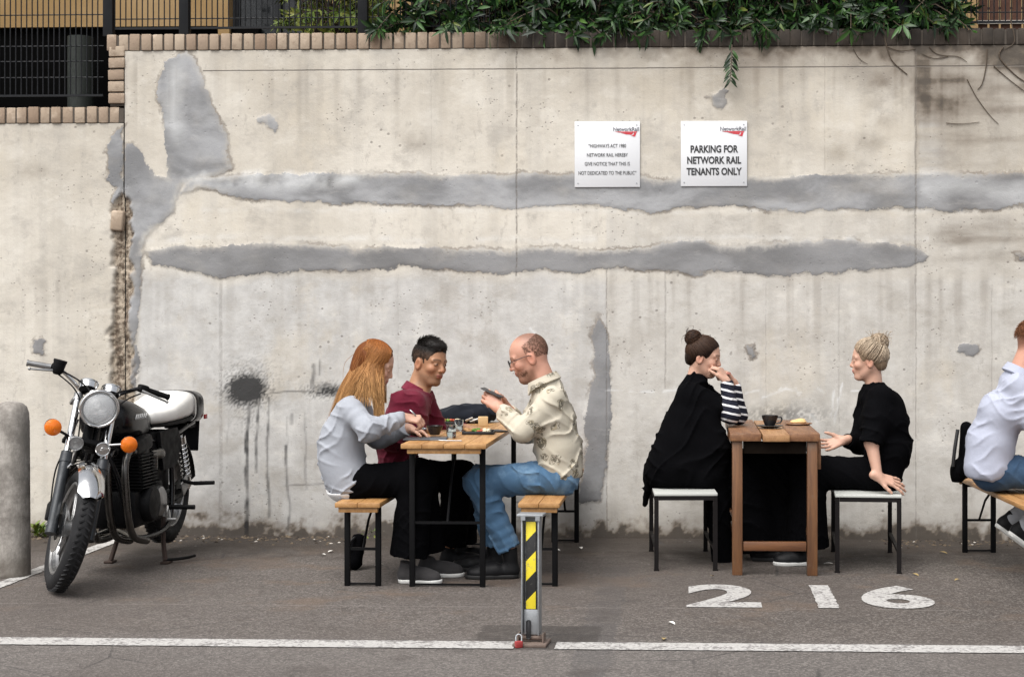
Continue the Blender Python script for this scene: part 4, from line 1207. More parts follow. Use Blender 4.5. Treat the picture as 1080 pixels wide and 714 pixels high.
# mudguard
def fender(axle, Rf, a0, a1, wid, thick=.004, crown=.030):
    b = MB(); rings = []; n = 22
    for k in range(n + 1):
        t = a0 + (a1 - a0) * k / n; o = Vector((math.cos(t), 0, math.sin(t))); pr = []
        m = 10; end = min(1, min(k, n - k) / 2 + .55)
        for q in range(m + 1):
            v = -1 + 2 * q / m; pr.append(axle + o * (Rf + crown * (1 - abs(v) ** 2.4) - .012) + Vector((0, v * wid / 2 * end, 0)))
        for q in range(m, -1, -1):
            v = -1 + 2 * q / m; pr.append(axle + o * (Rf + crown * (1 - abs(v) ** 2.4) - .012 - thick) + Vector((0, v * wid / 2 * .97 * end, 0)))
        rings.append(pr)
    return b.ring_surface(rings)
part(fender(FA, .350, R(38), R(158), .135), 'front_mudguard', M_CHROME, None, True)
b = MB()
for s in (-1, 1): b.tube([up(.30, .098 * s), FA + Vector((0, .07 * s, 0)) + Vector((math.cos(R(110)), 0, math.sin(R(110)))) * .345, ], .006, 8)
part(b, 'mudguard_stay', M_CHROME, None, True)
# headlamp
FWD = Vector((math.cos(R(4)), 0, -math.sin(R(4))))
HL = up(.655, 0, .115)
b = MB(); b.lathe(HL, FWD, [(.004, -.115), (.045, -.110), (.078, -.085), (.092, -.04), (.095, .010), (.090, .012), (.088, -.04), (.06, -.08), (.004, -.09)], 40); hl = part(b, 'headlamp', M_BLKGLOSS, None, True)
b = MB(); b.torus(HL + FWD * .012, FWD, .0965, .0085, 48, 10); b.lathe(HL, FWD, [(.104, .008), (.105, -.012), (.099, -.016), (.098, .008)], 48); part(b, 'headlamp_rim', M_CHROME, hl, True)
b = MB(); b.lathe(HL, FWD, [(.088, .010), (.08, -.02), (.055, -.050), (.02, -.066), (.001, -.068)], 40); 
part(b, 'reflector', simple('silvered_reflector', (.72, .72, .70), .38, .55, var=.35, scale=45), hl, True, 180)
b = MB(); b.lathe(HL, FWD, [(.091, .010), (.075, .020), (.045, .027), (.001, .030), (.001, .027), (.045, .024), (.075, .017), (.089, .008)], 40); part(b, 'headlamp_glass', M_LENS, hl, True, 180)
b = MB(); b.cyl(HL - FWD * .05, HL - FWD * .006, .014, .012, 14); part(b, 'bulb_shield', M_ALLOY, hl, True)
b = MB()
for s in (-1, 1): b.bar(up(.62, .085 * s), HL + Vector((-.02, .093 * s, 0)), .006, .035)
part(b, 'headlamp_bracket', M_ENGINE, None, True)
# indicators
for s in (-1, 1):
    base = up(.50, .10 * s, .01); c = up(.52, .205 * s, .045)
    b = MB(); b.cyl(base, c, .0075); b.lathe(c, FWD, [(.010, -.055), (.036, -.045), (.043, -.01), (.044, .004), (.040, .005), (.03, -.02), (.002, -.03)], 24)
    ind = part(b, 'indicator', M_CHROME if s > 0 else M_BLKMATT, None, True)
    b = MB(); b.lathe(c, FWD, [(.043, .002), (.045, .012), (.043, .026), (.030, .036), (.001, .040), (.001, .0)], 28); part(b, 'indicator_lens', M_AMBER, ind, True)
    # horns
    c = up(.455, .072 * s, .055)
    b = MB(); b.lathe(c, FWD, [(.02, -.035), (.036, -.02), (.038, .004), (.034, .008), (.030, .002), (.012, .004), (.010, .012), (.001, .013)], 24); b.torus(c + FWD * .005, FWD, .036, .004, 28, 8)
    part(b, 'horn', M_CHROME if s > 0 else M_ALLOY, None, True)
    # gauges
    c = up(.815, .062 * s - .0, .03); ga = Vector((-.55, 0, .83))
    b = MB(); b.lathe(c, ga, [(.03, -.055), (.046, -.04), (.050, .0), (.048, .008), (.044, .004), (.001, .003)], 28)
    g = part(b, 'gauge', M_BLKMATT, None, True)
    b = MB(); b.torus(c + ga * .004, ga, .049, .006, 32, 8); b.lathe(c - ga * .035, ga, [(.0475, 0), (.0505, .03), (.051, .034), (.047, .030)], 32); part(b, 'gauge_rim', M_CHROME, g, True)
# handlebar
HB = up(.79, 0, -.035)
for s in (-1, 1):
    pts = [HB + Vector((0, .0, 0)), HB + Vector((0, .07 * s, .0)), HB + Vector((-.005, .14 * s, .045)), HB + Vector((-.015, .21 * s, .085)), HB + Vector((-.020, .27 * s, .090)), HB + Vector((-.026, .33 * s, .085))]
    b = MB(); b.tube(pts, .011, 10, 5); part(b, 'handlebar', M_BLKGLOSS if s > 0 else M_CHROME, None, True)
    d = (pts[5] - pts[4]).normalized()
    b = MB(); b.cyl(pts[4] + d * .0, pts[5] + d * .055, .0165, .0155, 16); b.cyl(pts[5] + d * .055, pts[5] + d * .065, .018, .018, 16); part(b, 'grip', M_ALLOY if s < 0 else M_BLKMATT, None, True)
    b = MB(); b.box(pts[4] - d * .03, (.05, .055, .045), Matrix.Rotation(.25 * s, 3, 'Z'), .010); part(b, 'switch_block', M_BLKMATT, None, True)
    b = MB(); l0 = pts[4] - d * .04 + Vector((.035, 0, -.01)); l1 = pts[5] + d * .05 + Vector((.055, 0, -.025))
    b.tube([l0, l0.lerp(l1, .5) + Vector((.012, 0, 0)), l1], (.008, .0055), 8, 4); b.ell(l1, (.009, .009, .009), None, 10, 8); part(b, 'lever', M_ALLOY, None, True)
    b = MB(); b.tube([pts[3] + Vector((.03, 0, 0)), pts[2] + Vector((.09, -.03 * s, .01)), up(.72, .05 * s, .10), up(.55, .03 * s, .05)], .005, 6, 5); b.tube([pts[3] + Vector((.02, .02 * s, -.02)), pts[2] + Vector((.11, 0, -.03)), up(.66, .085 * s, .06), up(.45, .05 * s, .0)], .004, 6, 5); part(b, 'cable', M_BLKMATT, None, True)
b = MB(); c = HB + Vector((.02, -.235, .105)); b.lathe(c, (0, 0, 1), [(.018, -.045), (.030, -.03), (.034, .01), (.034, .022), (.037, .022), (.037, .036), (.001, .037)], 20); part(b, 'brake_reservoir', M_BLKMATT, None, True)

# frame, tank, seat, tail
b = MB()
hs_ = Vector((1.085, 0, .86))
for s in (-1, 1):
    b.tube([hs_ + Vector((0, .03 * s, -.10)), Vector((1.02, .10 * s, .55)), Vector((.96, .15 * s, .27)), Vector((.80, .16 * s, .20)), Vector((.40, .16 * s, .22)), Vector((.30, .15 * s, .42)), Vector((.28, .14 * s, .70)), Vector((.05, .12 * s, .76)), Vector((-.22, .10 * s, .79))], .016, 10, 5)
    b.tube([hs_ + Vector((0, .03 * s, .02)), Vector((.8, .07 * s, .78)), Vector((.45, .12 * s, .72)), Vector((.28, .14 * s, .70))], .016, 10, 4)
b.cyl(hs_ - AX * .16, hs_ + AX * .08, .034)
part(b, 'frame', M_BLKGLOSS)
def loft(b, secs, n=24, pw=2.6):
    "superellipse sections: (x, zc, half width, half height)"
    rings = []
    for x, zc, hw, hh in secs:
        ring = []
        for k in range(n):
            t = 2 * PI * k / n; c, s = math.cos(t), math.sin(t)
            ring.append(Vector((x, math.copysign(abs(c) ** (2 / pw), c) * hw, zc + math.copysign(abs(s) ** (2 / pw), s) * hh)))
        rings.append(ring)
    return b.ring_surface(rings)
b = MB(); loft(b, [(1.04, .885, .05, .05), (1.03, .885, .10, .085), (1.0, .88, .132, .108), (.92, .875, .150, .122), (.78, .86, .155, .120), (.64, .845, .140, .100), (.54, .835, .110, .080), (.50, .83, .085, .06)])
tank = part(b, 'fuel_tank', M_BLKGLOSS, None, False, 180)
b = MB(); b.lathe((.88, 0, .985), (0, 0, 1), [(.036, 0), (.038, .018), (.030, .026), (.001, .028)], 24); part(b, 'filler_cap', M_CHROME, tank)
b = MB()
for k in range(6): b.bar((.905 - .030 * k, .1565, .878), (.885 - .030 * k, .1575, .905), .003, .006, (0, 1, 0)); b.bar((.905 - .030 * k, .1565, .878), (.892 - .030 * k, .1565, .878), .003, .006, (0, 1, 0))
part(b, 'tank_badge', M_STICKER, tank)
b = MB(); loft(b, [(.53, .865, .09, .03), (.50, .865, .125, .048), (.40, .862, .150, .050), (.26, .868, .160, .056), (.12, .885, .162, .072), (.0, .90, .160, .086), (-.07, .908, .154, .088), (-.115, .91, .145, .080), (-.13, .91, .125, .065)], 28, 3.2)
seat = part(b, 'seat', M_SEATW, None, False, 180)
b = MB(); loft(b, [(.50, .815, .10, .012), (.40, .812, .150, .014), (.12, .818, .164, .016), (-.06, .828, .155, .018), (-.12, .84, .135, .02)], 24, 4); part(b, 'seat_base', M_BLKMATT, seat)
b = MB(); loft(b, [(-.10, .89, .158, .096), (-.16, .89, .162, .106), (-.27, .885, .154, .104), (-.36, .87, .125, .075), (-.38, .86, .10, .05)], 28, 3.6)
tail = part(b, 'tail_cowl', M_BLKGLOSS, None, False, 180)
b = MB(); b.torus((-.195, 0, .895), (1, 0, .05), .12, .006, 8, 6); b.bm.clear(); loft(b, [(-.094, .892, .161, .100), (-.106, .892, .162, .101)], 28, 3.6); part(b, 'tail_trim', M_CHROME, tail)
b = MB(); b.box((-.37, 0, .83), (.05, .16, .05), None, .012); b.box((-.32, .148, .82), (.05, .012, .03), None, .004); part(b, 'tail_light', M_REDLENS, tail)
b = MB(); b.box((-.35, 0, .70), (.012, .19, .20), Matrix.Rotation(-.15, 3, 'Y'), .004); b.box((-.28, 0, .76), (.16, .16, .02), None, .006); part(b, 'plate_holder', M_BLKMATT)
part(fender(RA, .345, R(38), R(175), .16), 'rear_mudguard', M_BLKGLOSS)
# side panels and electrics
for s in (-1, 1):
    b = MB(); b.prism([(.50, .128 * s, .78), (.24, .140 * s, .79), (.16, .142 * s, .70), (.26, .142 * s, .56), (.46, .135 * s, .55)], (0, .022 * s, 0)); part(b, 'side_panel', M_BLKMATT)
    # shock absorbers
    a, c = Vector((.03, .155 * s, .40)), Vector((.16, .150 * s, .74))
    b = MB(); b.cyl(a, c, .014)
    d = (c - a); L = d.length; x_, y_, d_ = frame_of(d)
    b.tube([a + d_ * (L * (.22 + .62 * k / 72)) + (x_ * math.cos(k * .7) + y_ * math.sin(k * .7)) * .027 for k in range(73)], .0048, 6)
    b.cyl(a + d_ * L * .05, a + d_ * L * .24, .026); b.cyl(a + d_ * L * .84, a + d_ * L * .97, .030)
    part(b, 'shock_absorber', M_CHROME)
    b = MB(); b.bar((.02, .115 * s, .375), (.46, .13 * s, .36), .03, .05, (0, 1, 0), .006); part(b, 'swingarm', M_ENGINE)
b = MB(); b.span((.26, -.12, .42), (.54, .12, .78), .02); part(b, 'airbox', M_BLKMATT)
b = MB(); b.tube([(.05, .085, .432), (.45, .085, .40)], .009, 6); b.tube([(.05, .085, .318), (.45, .085, .33)], .009, 6); b.lathe((0, .085, .375), (0, 1, 0), [(.03, -.004), (.075, -.004), (.075, .004), (.03, .004)], 32); part(b, 'chain', M_ENGINE)
# engine
b = MB(); b.span((.46, -.165, .26), (.92, .165, .48), .035); b.span((.40, -.14, .30), (.52, .14, .50), .03); eng = part(b, 'engine_block', M_ENGINE)
for s in (-1, 1):
    b = MB(); b.lathe((.76, .160 * s, .39), (0, s, 0), [(.105, 0), (.105, .035), (.09, .055), (.04, .062), (.001, .063)], 32); part(b, 'engine_cover', M_ENGINE, eng)
    b = MB(); b.lathe((.55, .135 * s, .38), (0, s, 0), [(.085, 0), (.085, .04), (.07, .05), (.001, .052)], 28); part(b, 'engine_cover', M_ALLOY, eng)
b = MB()
for k in range(11):
    z = .49 + k * .0185; b.box((.78 + (z - .49) * .18, 0, z), (.235, .40, .006), None)
b.box((.795, 0, .59), (.18, .34, .22), Matrix.Rotation(.17, 3, 'Y'), .01)
part(b, 'cylinder_fins', M_ENGINE, eng)
b = MB(); b.box((.825, 0, .725), (.25, .37, .085), Matrix.Rotation(.17, 3, 'Y'), .02)
for y in (-.14, -.045, .045, .14): b.cyl((.95, y, .70), (.965, y, .70), .03)
part(b, 'cylinder_head', M_ENGINE, eng)
for y in (-.145, -.05, .05, .145):
    b = MB(); b.lathe((.56, y, .655), (-1, 0, -.05), [(.026, -.10), (.030, 0), (.034, .02), (.034, .07), (.001, .07)], 16); b.cyl((.60, y, .57), (.60, y, .66), .026); part(b, 'carburettor', M_PIPE, eng)
for i, y in enumerate((-.15, -.055, .055, .15)):
    s = -1 if y < 0 else 1
    b = MB(); b.tube([(.93, y, .70), (1.00, y, .695), (1.055, y * 1.02, .63), (1.06, y * 1.05, .52), (1.03, y * 1.08, .34), (.95, y * 1.1, .225), (.82, y * 1.05 + .03 * s, .185), (.60, .05 * s - .05, .18), (.44, -.16 + y * .2, .19)], .0205, 12, 6)
    for q in (0,): b.cyl((.94, y, .70), (.965, y, .70), .030, .028, 16)
    part(b, 'exhaust_header', M_PIPE)
for s in (-1, 1):
    if s < 0: b = MB(); b.lathe((.42, .215 * s, .195), Vector((-1, .03 * s, .13)), [(.024, -.04), (.042, .06), (.048, .16), (.048, .52), (.040, .60), (.022, .60), (.02, .50)], 24); part(b, 'silencer', M_BLKGLOSS)
    # pegs
    b = MB(); b.tube([(.16, .16 * s, .46), (.10, .20 * s, .44), (.08, .215 * s, .435)], .011, 8); b.cyl((.08, .21 * s, .435), (.075, .335 * s, .44), .013, .012); part(b, 'passenger_peg', M_BLKMATT)
    b = MB(); b.box((.10, .165 * s, .44), (.16, .010, .09), Matrix.Rotation(.5, 3, 'Y'), .004); part(b, 'peg_bracket', M_ALLOY)
    b = MB(); b.cyl((.42, .18 * s, .33), (.42, .33 * s, .33), .014); part(b, 'rider_peg', M_BLKMATT)
    # centre stand
    b = MB(); b.tube([(.36, .12 * s, .26), (.42, .14 * s, .13), (.455, .165 * s, .018)], .014, 8, 3); b.box((.45, .17 * s, .008), (.085, .05, .014), None, .004)
    part(b, 'centre_stand_leg', simple('rusty_brown_steel', (.055, .035, .028), .7, .3, var=.4))
b = MB(); b.tube([(.45, .17, .02), (.40, .26, .025), (.33, .30, .03)], .009, 8, 3); part(b, 'stand_tang', M_ENGINE)
b = MB(); b.tube([(.52, .21, .32), (.62, .25, .28), (.68, .27, .29)], .008, 8, 3); b.cyl((.68, .26, .29), (.68, .31, .29), .010); part(b, 'gear_lever', M_ALLOY)
# ================================================================== figures: smooth distance fields turned into one skin each
def npv(p): return np.array(p[:] if hasattr(p, 'length') else p, np.float32)
def wrinkle(P, seed, freq, n=5):
    g = np.random.default_rng(seed); out = np.zeros(P.shape[:-1], np.float32)
    w = np.zeros(P.shape[:-1], np.float32)
    for i in range(2):
        d = g.normal(size=3); d /= np.linalg.norm(d); w += np.sin(P @ (d * freq * .45).astype(np.float32) + g.uniform(0, 6))
    for i in range(n):
        d = g.normal(size=3) * np.array([1, 1, .8]); d /= np.linalg.norm(d); fr = freq * g.uniform(.6, 1.5)
        out += np.sin(P @ (d * fr).astype(np.float32) + 1.4 * w + g.uniform(0, 6))
    return out / n

class Sdf:
    def __init__(s, lo, hi, h):
        s.h = h; s.lo = np.array(lo, np.float32); n = np.ceil((np.array(hi) - s.lo) / h).astype(int) + 1
        s.d = np.full(n, 1.0, np.float32)
    def _block(s, lo, hi):
        i0 = np.maximum(((lo - s.lo) / s.h).astype(int), 0); i1 = np.minimum(np.ceil((hi - s.lo) / s.h).astype(int) + 1, s.d.shape)
        if np.any(i1 <= i0): return None, None
        ax = [s.lo[k] + s.h * np.arange(i0[k], i1[k], dtype=np.float32) for k in range(3)]
        P = np.stack(np.meshgrid(*ax, indexing='ij'), -1)
        return tuple(slice(a, b) for a, b in zip(i0, i1)), P
    def _join(s, sl, d, k, op):
        e = s.d[sl]
        if op == 'cut': d = -d
        if k <= 0: r = np.minimum(e, d) if op == 'add' else np.maximum(e, d)
        else:
            if op == 'add': q = np.maximum(k - np.abs(e - d), 0) / k; r = np.minimum(e, d) - q * q * k * .25
            else: q = np.maximum(k - np.abs(e - d), 0) / k; r = np.maximum(e, d) + q * q * k * .25
        s.d[sl] = r
    def cap(s, a, b, ra, rb=None, k=.02, fa=False, fb=False, rip=None, op='add', seed=0):
        rb = ra if rb is None else rb; a, b = npv(a), npv(b); m = max(ra, rb) + k + 3 * s.h
        sl, P = s._block(np.minimum(a, b) - m, np.maximum(a, b) + m)
        if sl is None: return s
        e = b - a; L = float(np.linalg.norm(e)) + 1e-6
        t = ((P - a) @ e) / (L * L); tc = np.clip(t, 0, 1)
        d = np.linalg.norm(P - a - tc[..., None] * e, axis=-1) - (ra + (rb - ra) * tc)
        if rip:
            ph = t * L / rip[1] * 2 * PI + 2.2 * wrinkle(P, seed + 3, 16, 3) * 1.5
            d -= .35 * rip[0] * np.sin(ph) * np.clip(np.minimum(t, 1 - t) * 8, 0, 1)
        if fa: d = np.maximum(d, -t * L)
        if fb: d = np.maximum(d, (t - 1) * L)
        s._join(sl, d, k, op); return s
    def bars(s, rows, k=.07):
        "horizontal capsules: (left point, right point, radius)"
        for a, b, r in rows: s.cap(a, b, r, r, k)
        return s
    def ell(s, c, r, M=None, k=.02, op='add'):
        c = npv(c); r = np.array(r, np.float32); m = float(r.max()) + k + 3 * s.h
        sl, P = s._block(c - m, c + m)
        if sl is None: return s
        q = P - c
        if M is not None: q = q @ np.array(M, np.float32)       # columns of M are the local axes
        k0 = np.linalg.norm(q / r, axis=-1); k1 = np.linalg.norm(q / (r * r), axis=-1) + 1e-6
        s._join(sl, k0 * (k0 - 1) / k1, k, op); return s
    def half(s, p, n, k=.004):
        "throw away everything on the side n points to"
        n = npv(n); n = n / np.linalg.norm(n)
        sl, P = s._block(s.lo, s.lo + s.h * np.array(s.d.shape))
        d = (P - npv(p)) @ n
        s._join(sl, -d, k, 'cut'); return s
    def wrinkle(s, amp, freq, seed, n=5, near=None):
        idx = np.argwhere(np.abs(s.d) < .03)
        P = s.lo + idx.astype(np.float32) * s.h
        w = wrinkle(P, seed, freq, n) * amp
        if near is not None:
            g = np.zeros(len(P), np.float32)
            for c, sg in near: g = np.maximum(g, np.exp(-((P - npv(c)) ** 2).sum(-1) / (sg * sg)))
            w *= g
        s.d[idx[:, 0], idx[:, 1], idx[:, 2]] += w; return s
    def folds(s, amp, freq, seed, dirs):
        "sharp creases: ridged waves across the given directions, fading in and out over the cloth"
        idx = np.argwhere(np.abs(s.d) < .035)
        P = s.lo + idx.astype(np.float32) * s.h
        out = np.zeros(len(P), np.float32)
        for i, d in enumerate(dirs):
            d = np.array(d, np.float32); d /= np.linalg.norm(d)
            ph = P @ (d * freq) + 1.9 * wrinkle(P, seed + 7 * i, freq * .30, 3) * 2
            r = (1 - np.abs(np.sin(ph * .5))) ** 2.2
            m = np.clip(wrinkle(P, seed + 50 + i, freq * .22, 3) * 1.6 + .35, 0, 1)
            out += r * m
        s.d[idx[:, 0], idx[:, 1], idx[:, 2]] -= amp * (out - .25); return s
    def mesh(s):
        d = s.d; S = d < 0; n = np.array(d.shape)
        cnt = np.zeros(n - 1, np.uint8)
        for i in (0, 1):
            for j in (0, 1):
                for k in (0, 1): cnt += S[i:n[0] - 1 + i, j:n[1] - 1 + j, k:n[2] - 1 + k]
        act = np.argwhere((cnt > 0) & (cnt < 8))
        acc = np.zeros((len(act), 3), np.float32); num = np.zeros(len(act), np.float32)
        cor = [(i, j, k) for i in (0, 1) for j in (0, 1) for k in (0, 1)]
        val = {c: d[act[:, 0] + c[0], act[:, 1] + c[1], act[:, 2] + c[2]] for c in cor}
        for c in cor:
            for ax in range(3):
                if c[ax]: continue
                e = list(c); e[ax] = 1; e = tuple(e)
                a, b = val[c], val[e]; m = (a < 0) != (b < 0)
                t = np.where(m, a / np.where(m, a - b, 1), 0)
                p = np.array(c, np.float32)[None, :] + np.zeros((len(act), 3), np.float32); p[:, ax] += t
                acc[m] += p[m]; num[m] += 1
        V = s.lo + (act + acc / np.maximum(num, 1)[:, None]) * s.h
        vid = np.full(n - 1, -1, np.int32); vid[act[:, 0], act[:, 1], act[:, 2]] = np.arange(len(act))
        Q = []
        for ax in range(3):
            o1, o2 = [(1, 2), (2, 0), (0, 1)][ax]
            lo = [slice(1, n[k] - 1) for k in range(3)]; lo[ax] = slice(0, n[ax] - 1)
            hi = list(lo); hi[ax] = slice(1, n[ax])
            A, B = S[tuple(lo)], S[tuple(hi)]
            for flip, msk in ((False, A & ~B), (True, ~A & B)):
                e = np.argwhere(msk)
                if not len(e): continue
                off = np.array([1, 1, 1]); off[ax] = 0; e = e + off
                def cell(u, v):
                    c = e.copy(); c[:, o1] -= u; c[:, o2] -= v
                    return vid[c[:, 0], c[:, 1], c[:, 2]]
                q = np.stack([cell(1, 1), cell(0, 1), cell(0, 0), cell(1, 0)], -1)
                Q.append(q[:, ::-1] if flip else q)
        Q = np.concatenate(Q); Q = Q[(Q >= 0).all(1)]
        return V.astype(np.float32), Q
def skin(name, S, mat, parent, root, colour=None, xf=None):
    V, Q = S.mesh() if isinstance(S, Sdf) else S
    if xf is not None:
        m = np.array(xf, np.float32); V = V @ m[:3, :3].T + m[:3, 3]
    me = raw_mesh(name, V - npv(root), Q)
    if colour is not None: set_col(me, 'Col', colour(V))
    return link_mesh(name, me, mat, parent, 180)

def skin_mat():
    n = NT('skin'); c = n.attr('Col', 'Color'); p = n.coord()
    c = n.mix(n.mul(n.noise(p, 35, 4), .25), c, n.mix(.5, c, (.45, .16, .10), 'MULTIPLY'))
    n.bump(n.noise(p, 300, 2), .15, .001)
    return n.done(c, .48, 0, Subsurface_Weight=.06, Subsurface_Radius=(.012, .005, .003), Specular_IOR_Level=.35)
M_SKIN = skin_mat()
def cloth(name, col, var=.12, weave=900, rough=.9, fuzz=.2, tint=None, spec=.15):
    n = NT(name); p = n.coord()
    c = n.mix(n.noise(p, 9, 5), tuple(k * (1 - var) for k in col), tuple(min(1, k * (1 + var)) for k in col))
    if tint: c = n.mix(n.mul(n.step(n.noise(p, 5, 5, .65), .48, .66), .8), c, tint)
    h = n.add(n.mul(n.noise(p, weave, 2), .35), n.noise(p, 38, 4, .6))
    n.bump(h, .45, .004)
    return n.done(c, rough, 0, Specular_IOR_Level=spec, Sheen_Weight=fuzz * .3)
def hair_mat(name):
    n = NT(name); c = n.attr('Col', 'Color'); r = n.isl()
    c = n.mix(n.mul(r, .85), c, n.mix(.85, c, (.38, .35, .33), 'MULTIPLY'))
    return n.done(c, .55, 0, Specular_IOR_Level=.18)
M_HAIR = hair_mat('hair')

def head_box(h, lo, hi, m):
    return bbox([h.p(x, y, z) for x in (lo[0], hi[0]) for y in (lo[1], hi[1]) for z in (lo[2], hi[2])], m)
class Head:
    def __init__(s, c, f, up=(0, 0, 1), size=1.0, fem=False):
        s.c = Vector(c); s.f = Vector(f).normalized(); u = Vector(up)
        s.r = s.f.cross(u).normalized(); s.u = s.r.cross(s.f); s.s = size; s.fem = fem
        s.M = np.array([s.f[:], s.r[:], s.u[:]], np.float32).T
    def p(s, x, y, z): return s.c + (s.f * x + s.r * y + s.u * z) * s.s
    def rad(s, *r): return [k * s.s for k in r]
    def local(s, V): return ((V - npv(s.c)) @ s.M) / s.s
    def build(s, S, neck):
        g = s.s; P = s.p; M = s.M
        S.ell(P(-.008, 0, .035), s.rad(.098, .076, .088), M, 0)
        S.ell(P(.030, 0, -.038), s.rad(.060, .054, .070), M, .03 * g)
        S.ell(P(.066, 0, -.090), s.rad(.022, .026, .018), M, .025 * g)
        for y in (-1, 1):
            S.cap(P(-.005, .048 * y, -.045), P(.055, .022 * y, -.092), .016 * g, .013 * g, .025 * g)
            S.ell(P(.060, .042 * y, -.020), s.rad(.022, .018, .018), M, .02 * g)
            S.cap(P(.080, .012 * y, .028), P(.070, .046 * y, .026), .011 * g, .009 * g, .015 * g)
            S.ell(P(.100, .030 * y, .008), s.rad(.012, .016, .009), M, .012 * g, 'cut')
            S.ell(P(.0785, .031 * y, .008), s.rad(.0105, .015, .010), M, .003 * g)
            S.ell(P(-.010, .074 * y, -.008), s.rad(.021, .010, .032), M, .006 * g)
            S.ell(P(-.004, .084 * y, -.008), s.rad(.011, .007, .019), M, .006 * g, 'cut')
        nx = .101 if s.fem else .106
        S.cap(P(.086, 0, .012), P(nx, 0, -.020), .0085 * g, .0105 * g, .012 * g)
        for y in (-1, 1): S.ell(P(nx - .012, .010 * y, -.025), s.rad(.010, .0075, .0065), M, .006 * g)
        S.ell(P(.080, 0, -.050), s.rad(.016, .024, .020), M, .012 * g)
        S.cap(P(.0935, -.014, -.0475), P(.0935, .014, -.0475), .0050 * g, None, .006 * g)
        S.cap(P(.0915, -.013, -.0575), P(.0915, .013, -.0575), .0058 * g, None, .006 * g)
        r = .046 if s.fem else .057
        S.cap(P(-.022, 0, -.035), neck, r * g, (r + .006) * g, .03)
    def paint(s, V, base, brow, lip, stubble=None, scalp=None, teeth=False):
        L = s.local(V); x, y, z = L[:, 0], L[:, 1], L[:, 2]; ay = np.abs(y)
        C = np.tile(np.array(base, np.float32), (len(V), 1))
        def mix(m, col): 
            m = np.clip(m, 0, 1)[:, None]; C[:] = C * (1 - m) + np.array(col, np.float32) * m
        near = (np.abs(x) < .2) & (ay < .15) & (np.abs(z) < .2)
        red = np.array(base) * np.array([1.02, .72, .66])
        mix(.55 * np.exp(-((x - .07) ** 2 + (ay - .042) ** 2 + (z + .025) ** 2) / .0006), red)
        mix(.5 * np.exp(-((x - .112) ** 2 + y ** 2 + (z + .02) ** 2) / .0003), red)
        mix(.6 * np.exp(-((x + .01) ** 2 + (ay - .08) ** 2 + (z + .008) ** 2) / .0009), red)
        if stubble is not None:
            reg = np.clip((-.030 - z) / .012, 0, 1) * np.clip((x - (-.01)) / .02, 0, 1) * np.clip((z + .125) / .01, 0, 1)
            cheek = np.clip((-.045 - z) / .02 + (x > .075) * .8 - np.clip((x - .02) / .05, 0, 1) * .35, 0, 1)
            mix(stubble[1] * reg * np.clip(cheek + .25, 0, 1) * near, stubble[0])
        if scalp is not None:
            reg = np.clip((z - scalp[2] + (x + .01) * scalp[3]) / .055, 0, 1) * near
            mix(scalp[1] * reg, scalp[0])
        fr = near & (x > .04)
        mix(fr * np.exp(-((z + .0475) / .0050) ** 4) * (ay < .022) * (x > .078) * .75, lip)
        mix(fr * np.exp(-((z + .0580) / .0060) ** 4) * (ay < .020) * (x > .078) * .75, lip)
        mix(fr * np.exp(-((z + .0522) / .0022) ** 2) * (ay < .024) * (x > .076) * .8, tuple(k * .35 for k in lip))
        if teeth: mix(fr * (ay < .017) * (np.abs(z + .0525 - .25 * ay * ay / .02) < .0035) * (x > .075), (.62, .58, .52))
        e = ((ay - .031) / .0115) ** 2 + ((z - .0075) / .0034) ** 2
        mix(fr * (e < 1) * .75, (.42, .36, .32))
        mix(fr * ((((ay - .031) / .0060) ** 2 + ((z - .0075) / .0045) ** 2) < 1), (.03, .02, .015))
        mix(fr * np.exp(-((z - .0145 + ((ay - .031) / .05) ** 2) / .0022) ** 2) * (np.abs(ay - .031) < .016) * .85, (.02, .014, .01))
        mix(fr * np.exp(-((z - .0295 - .004 * np.sin((ay - .012) / .04 * PI)) / .0042) ** 2) * (ay > .012) * (ay < .052) * .8, brow)
        return C

def hand(S, w, d, n, out, g=1.0, curl=(.3, .35, .4), thumb=(.7, .25), spread=.10, curls=None):
    "w wrist, d along the hand, n out of the palm, out the thumb side (any unit vector roughly across)"
    d = Vector(d).normalized(); n = Vector(n); n = (n - d * n.dot(d)).normalized(); x = d.cross(n)
    if x.dot(Vector(out)) < 0: x = -x
    w = Vector(w)
    S.cap(w - d * .03 * g, w + d * .012 * g, .024 * g, .023 * g, .015)
    kn = []
    for i in range(4):
        off = (.030 - .0195 * i) * g
        k = w + d * ((.088, .092, .087, .078)[i] * g) + x * off
        S.cap(w + d * .014 * g + x * off * .6, k, .0145 * g, .0108 * g, .012)
        kn.append((k, off))
    for i, (k, off) in enumerate(kn):
        c = curls[i] if curls else curl
        ln = (.92, 1.0, .95, .76)[i] * g
        dd = (d + x * (off / g / .03) * spread).normalized(); p = k; a = 0
        ax = dd.cross(n).normalized()
        for j, (l, r0, r1) in enumerate(((.044, .0092, .0086), (.028, .0086, .0080), (.022, .0080, .0070))):
            a += c[j]; v = dd * math.cos(a) + n * math.sin(a)
            q = p + v * (l * ln); S.cap(p, q, r0 * g, r1 * g, .005); p = q
    b = w + d * .022 * g + x * .022 * g + n * .006 * g
    v = (d * math.cos(thumb[0]) + x * math.sin(thumb[0]) + n * thumb[1]).normalized()
    m = b + v * .042 * g; S.cap(b, m, .0155 * g, .0115 * g, .012)
    v2 = (v + d * .5 + n * thumb[1]).normalized(); q = m + v2 * .030 * g; S.cap(m, q, .0110 * g, .0098 * g, .005)
    v3 = (v2 + d * .3 + n * .2).normalized(); S.cap(q, q + v3 * .022 * g, .0098 * g, .0080 * g, .005)

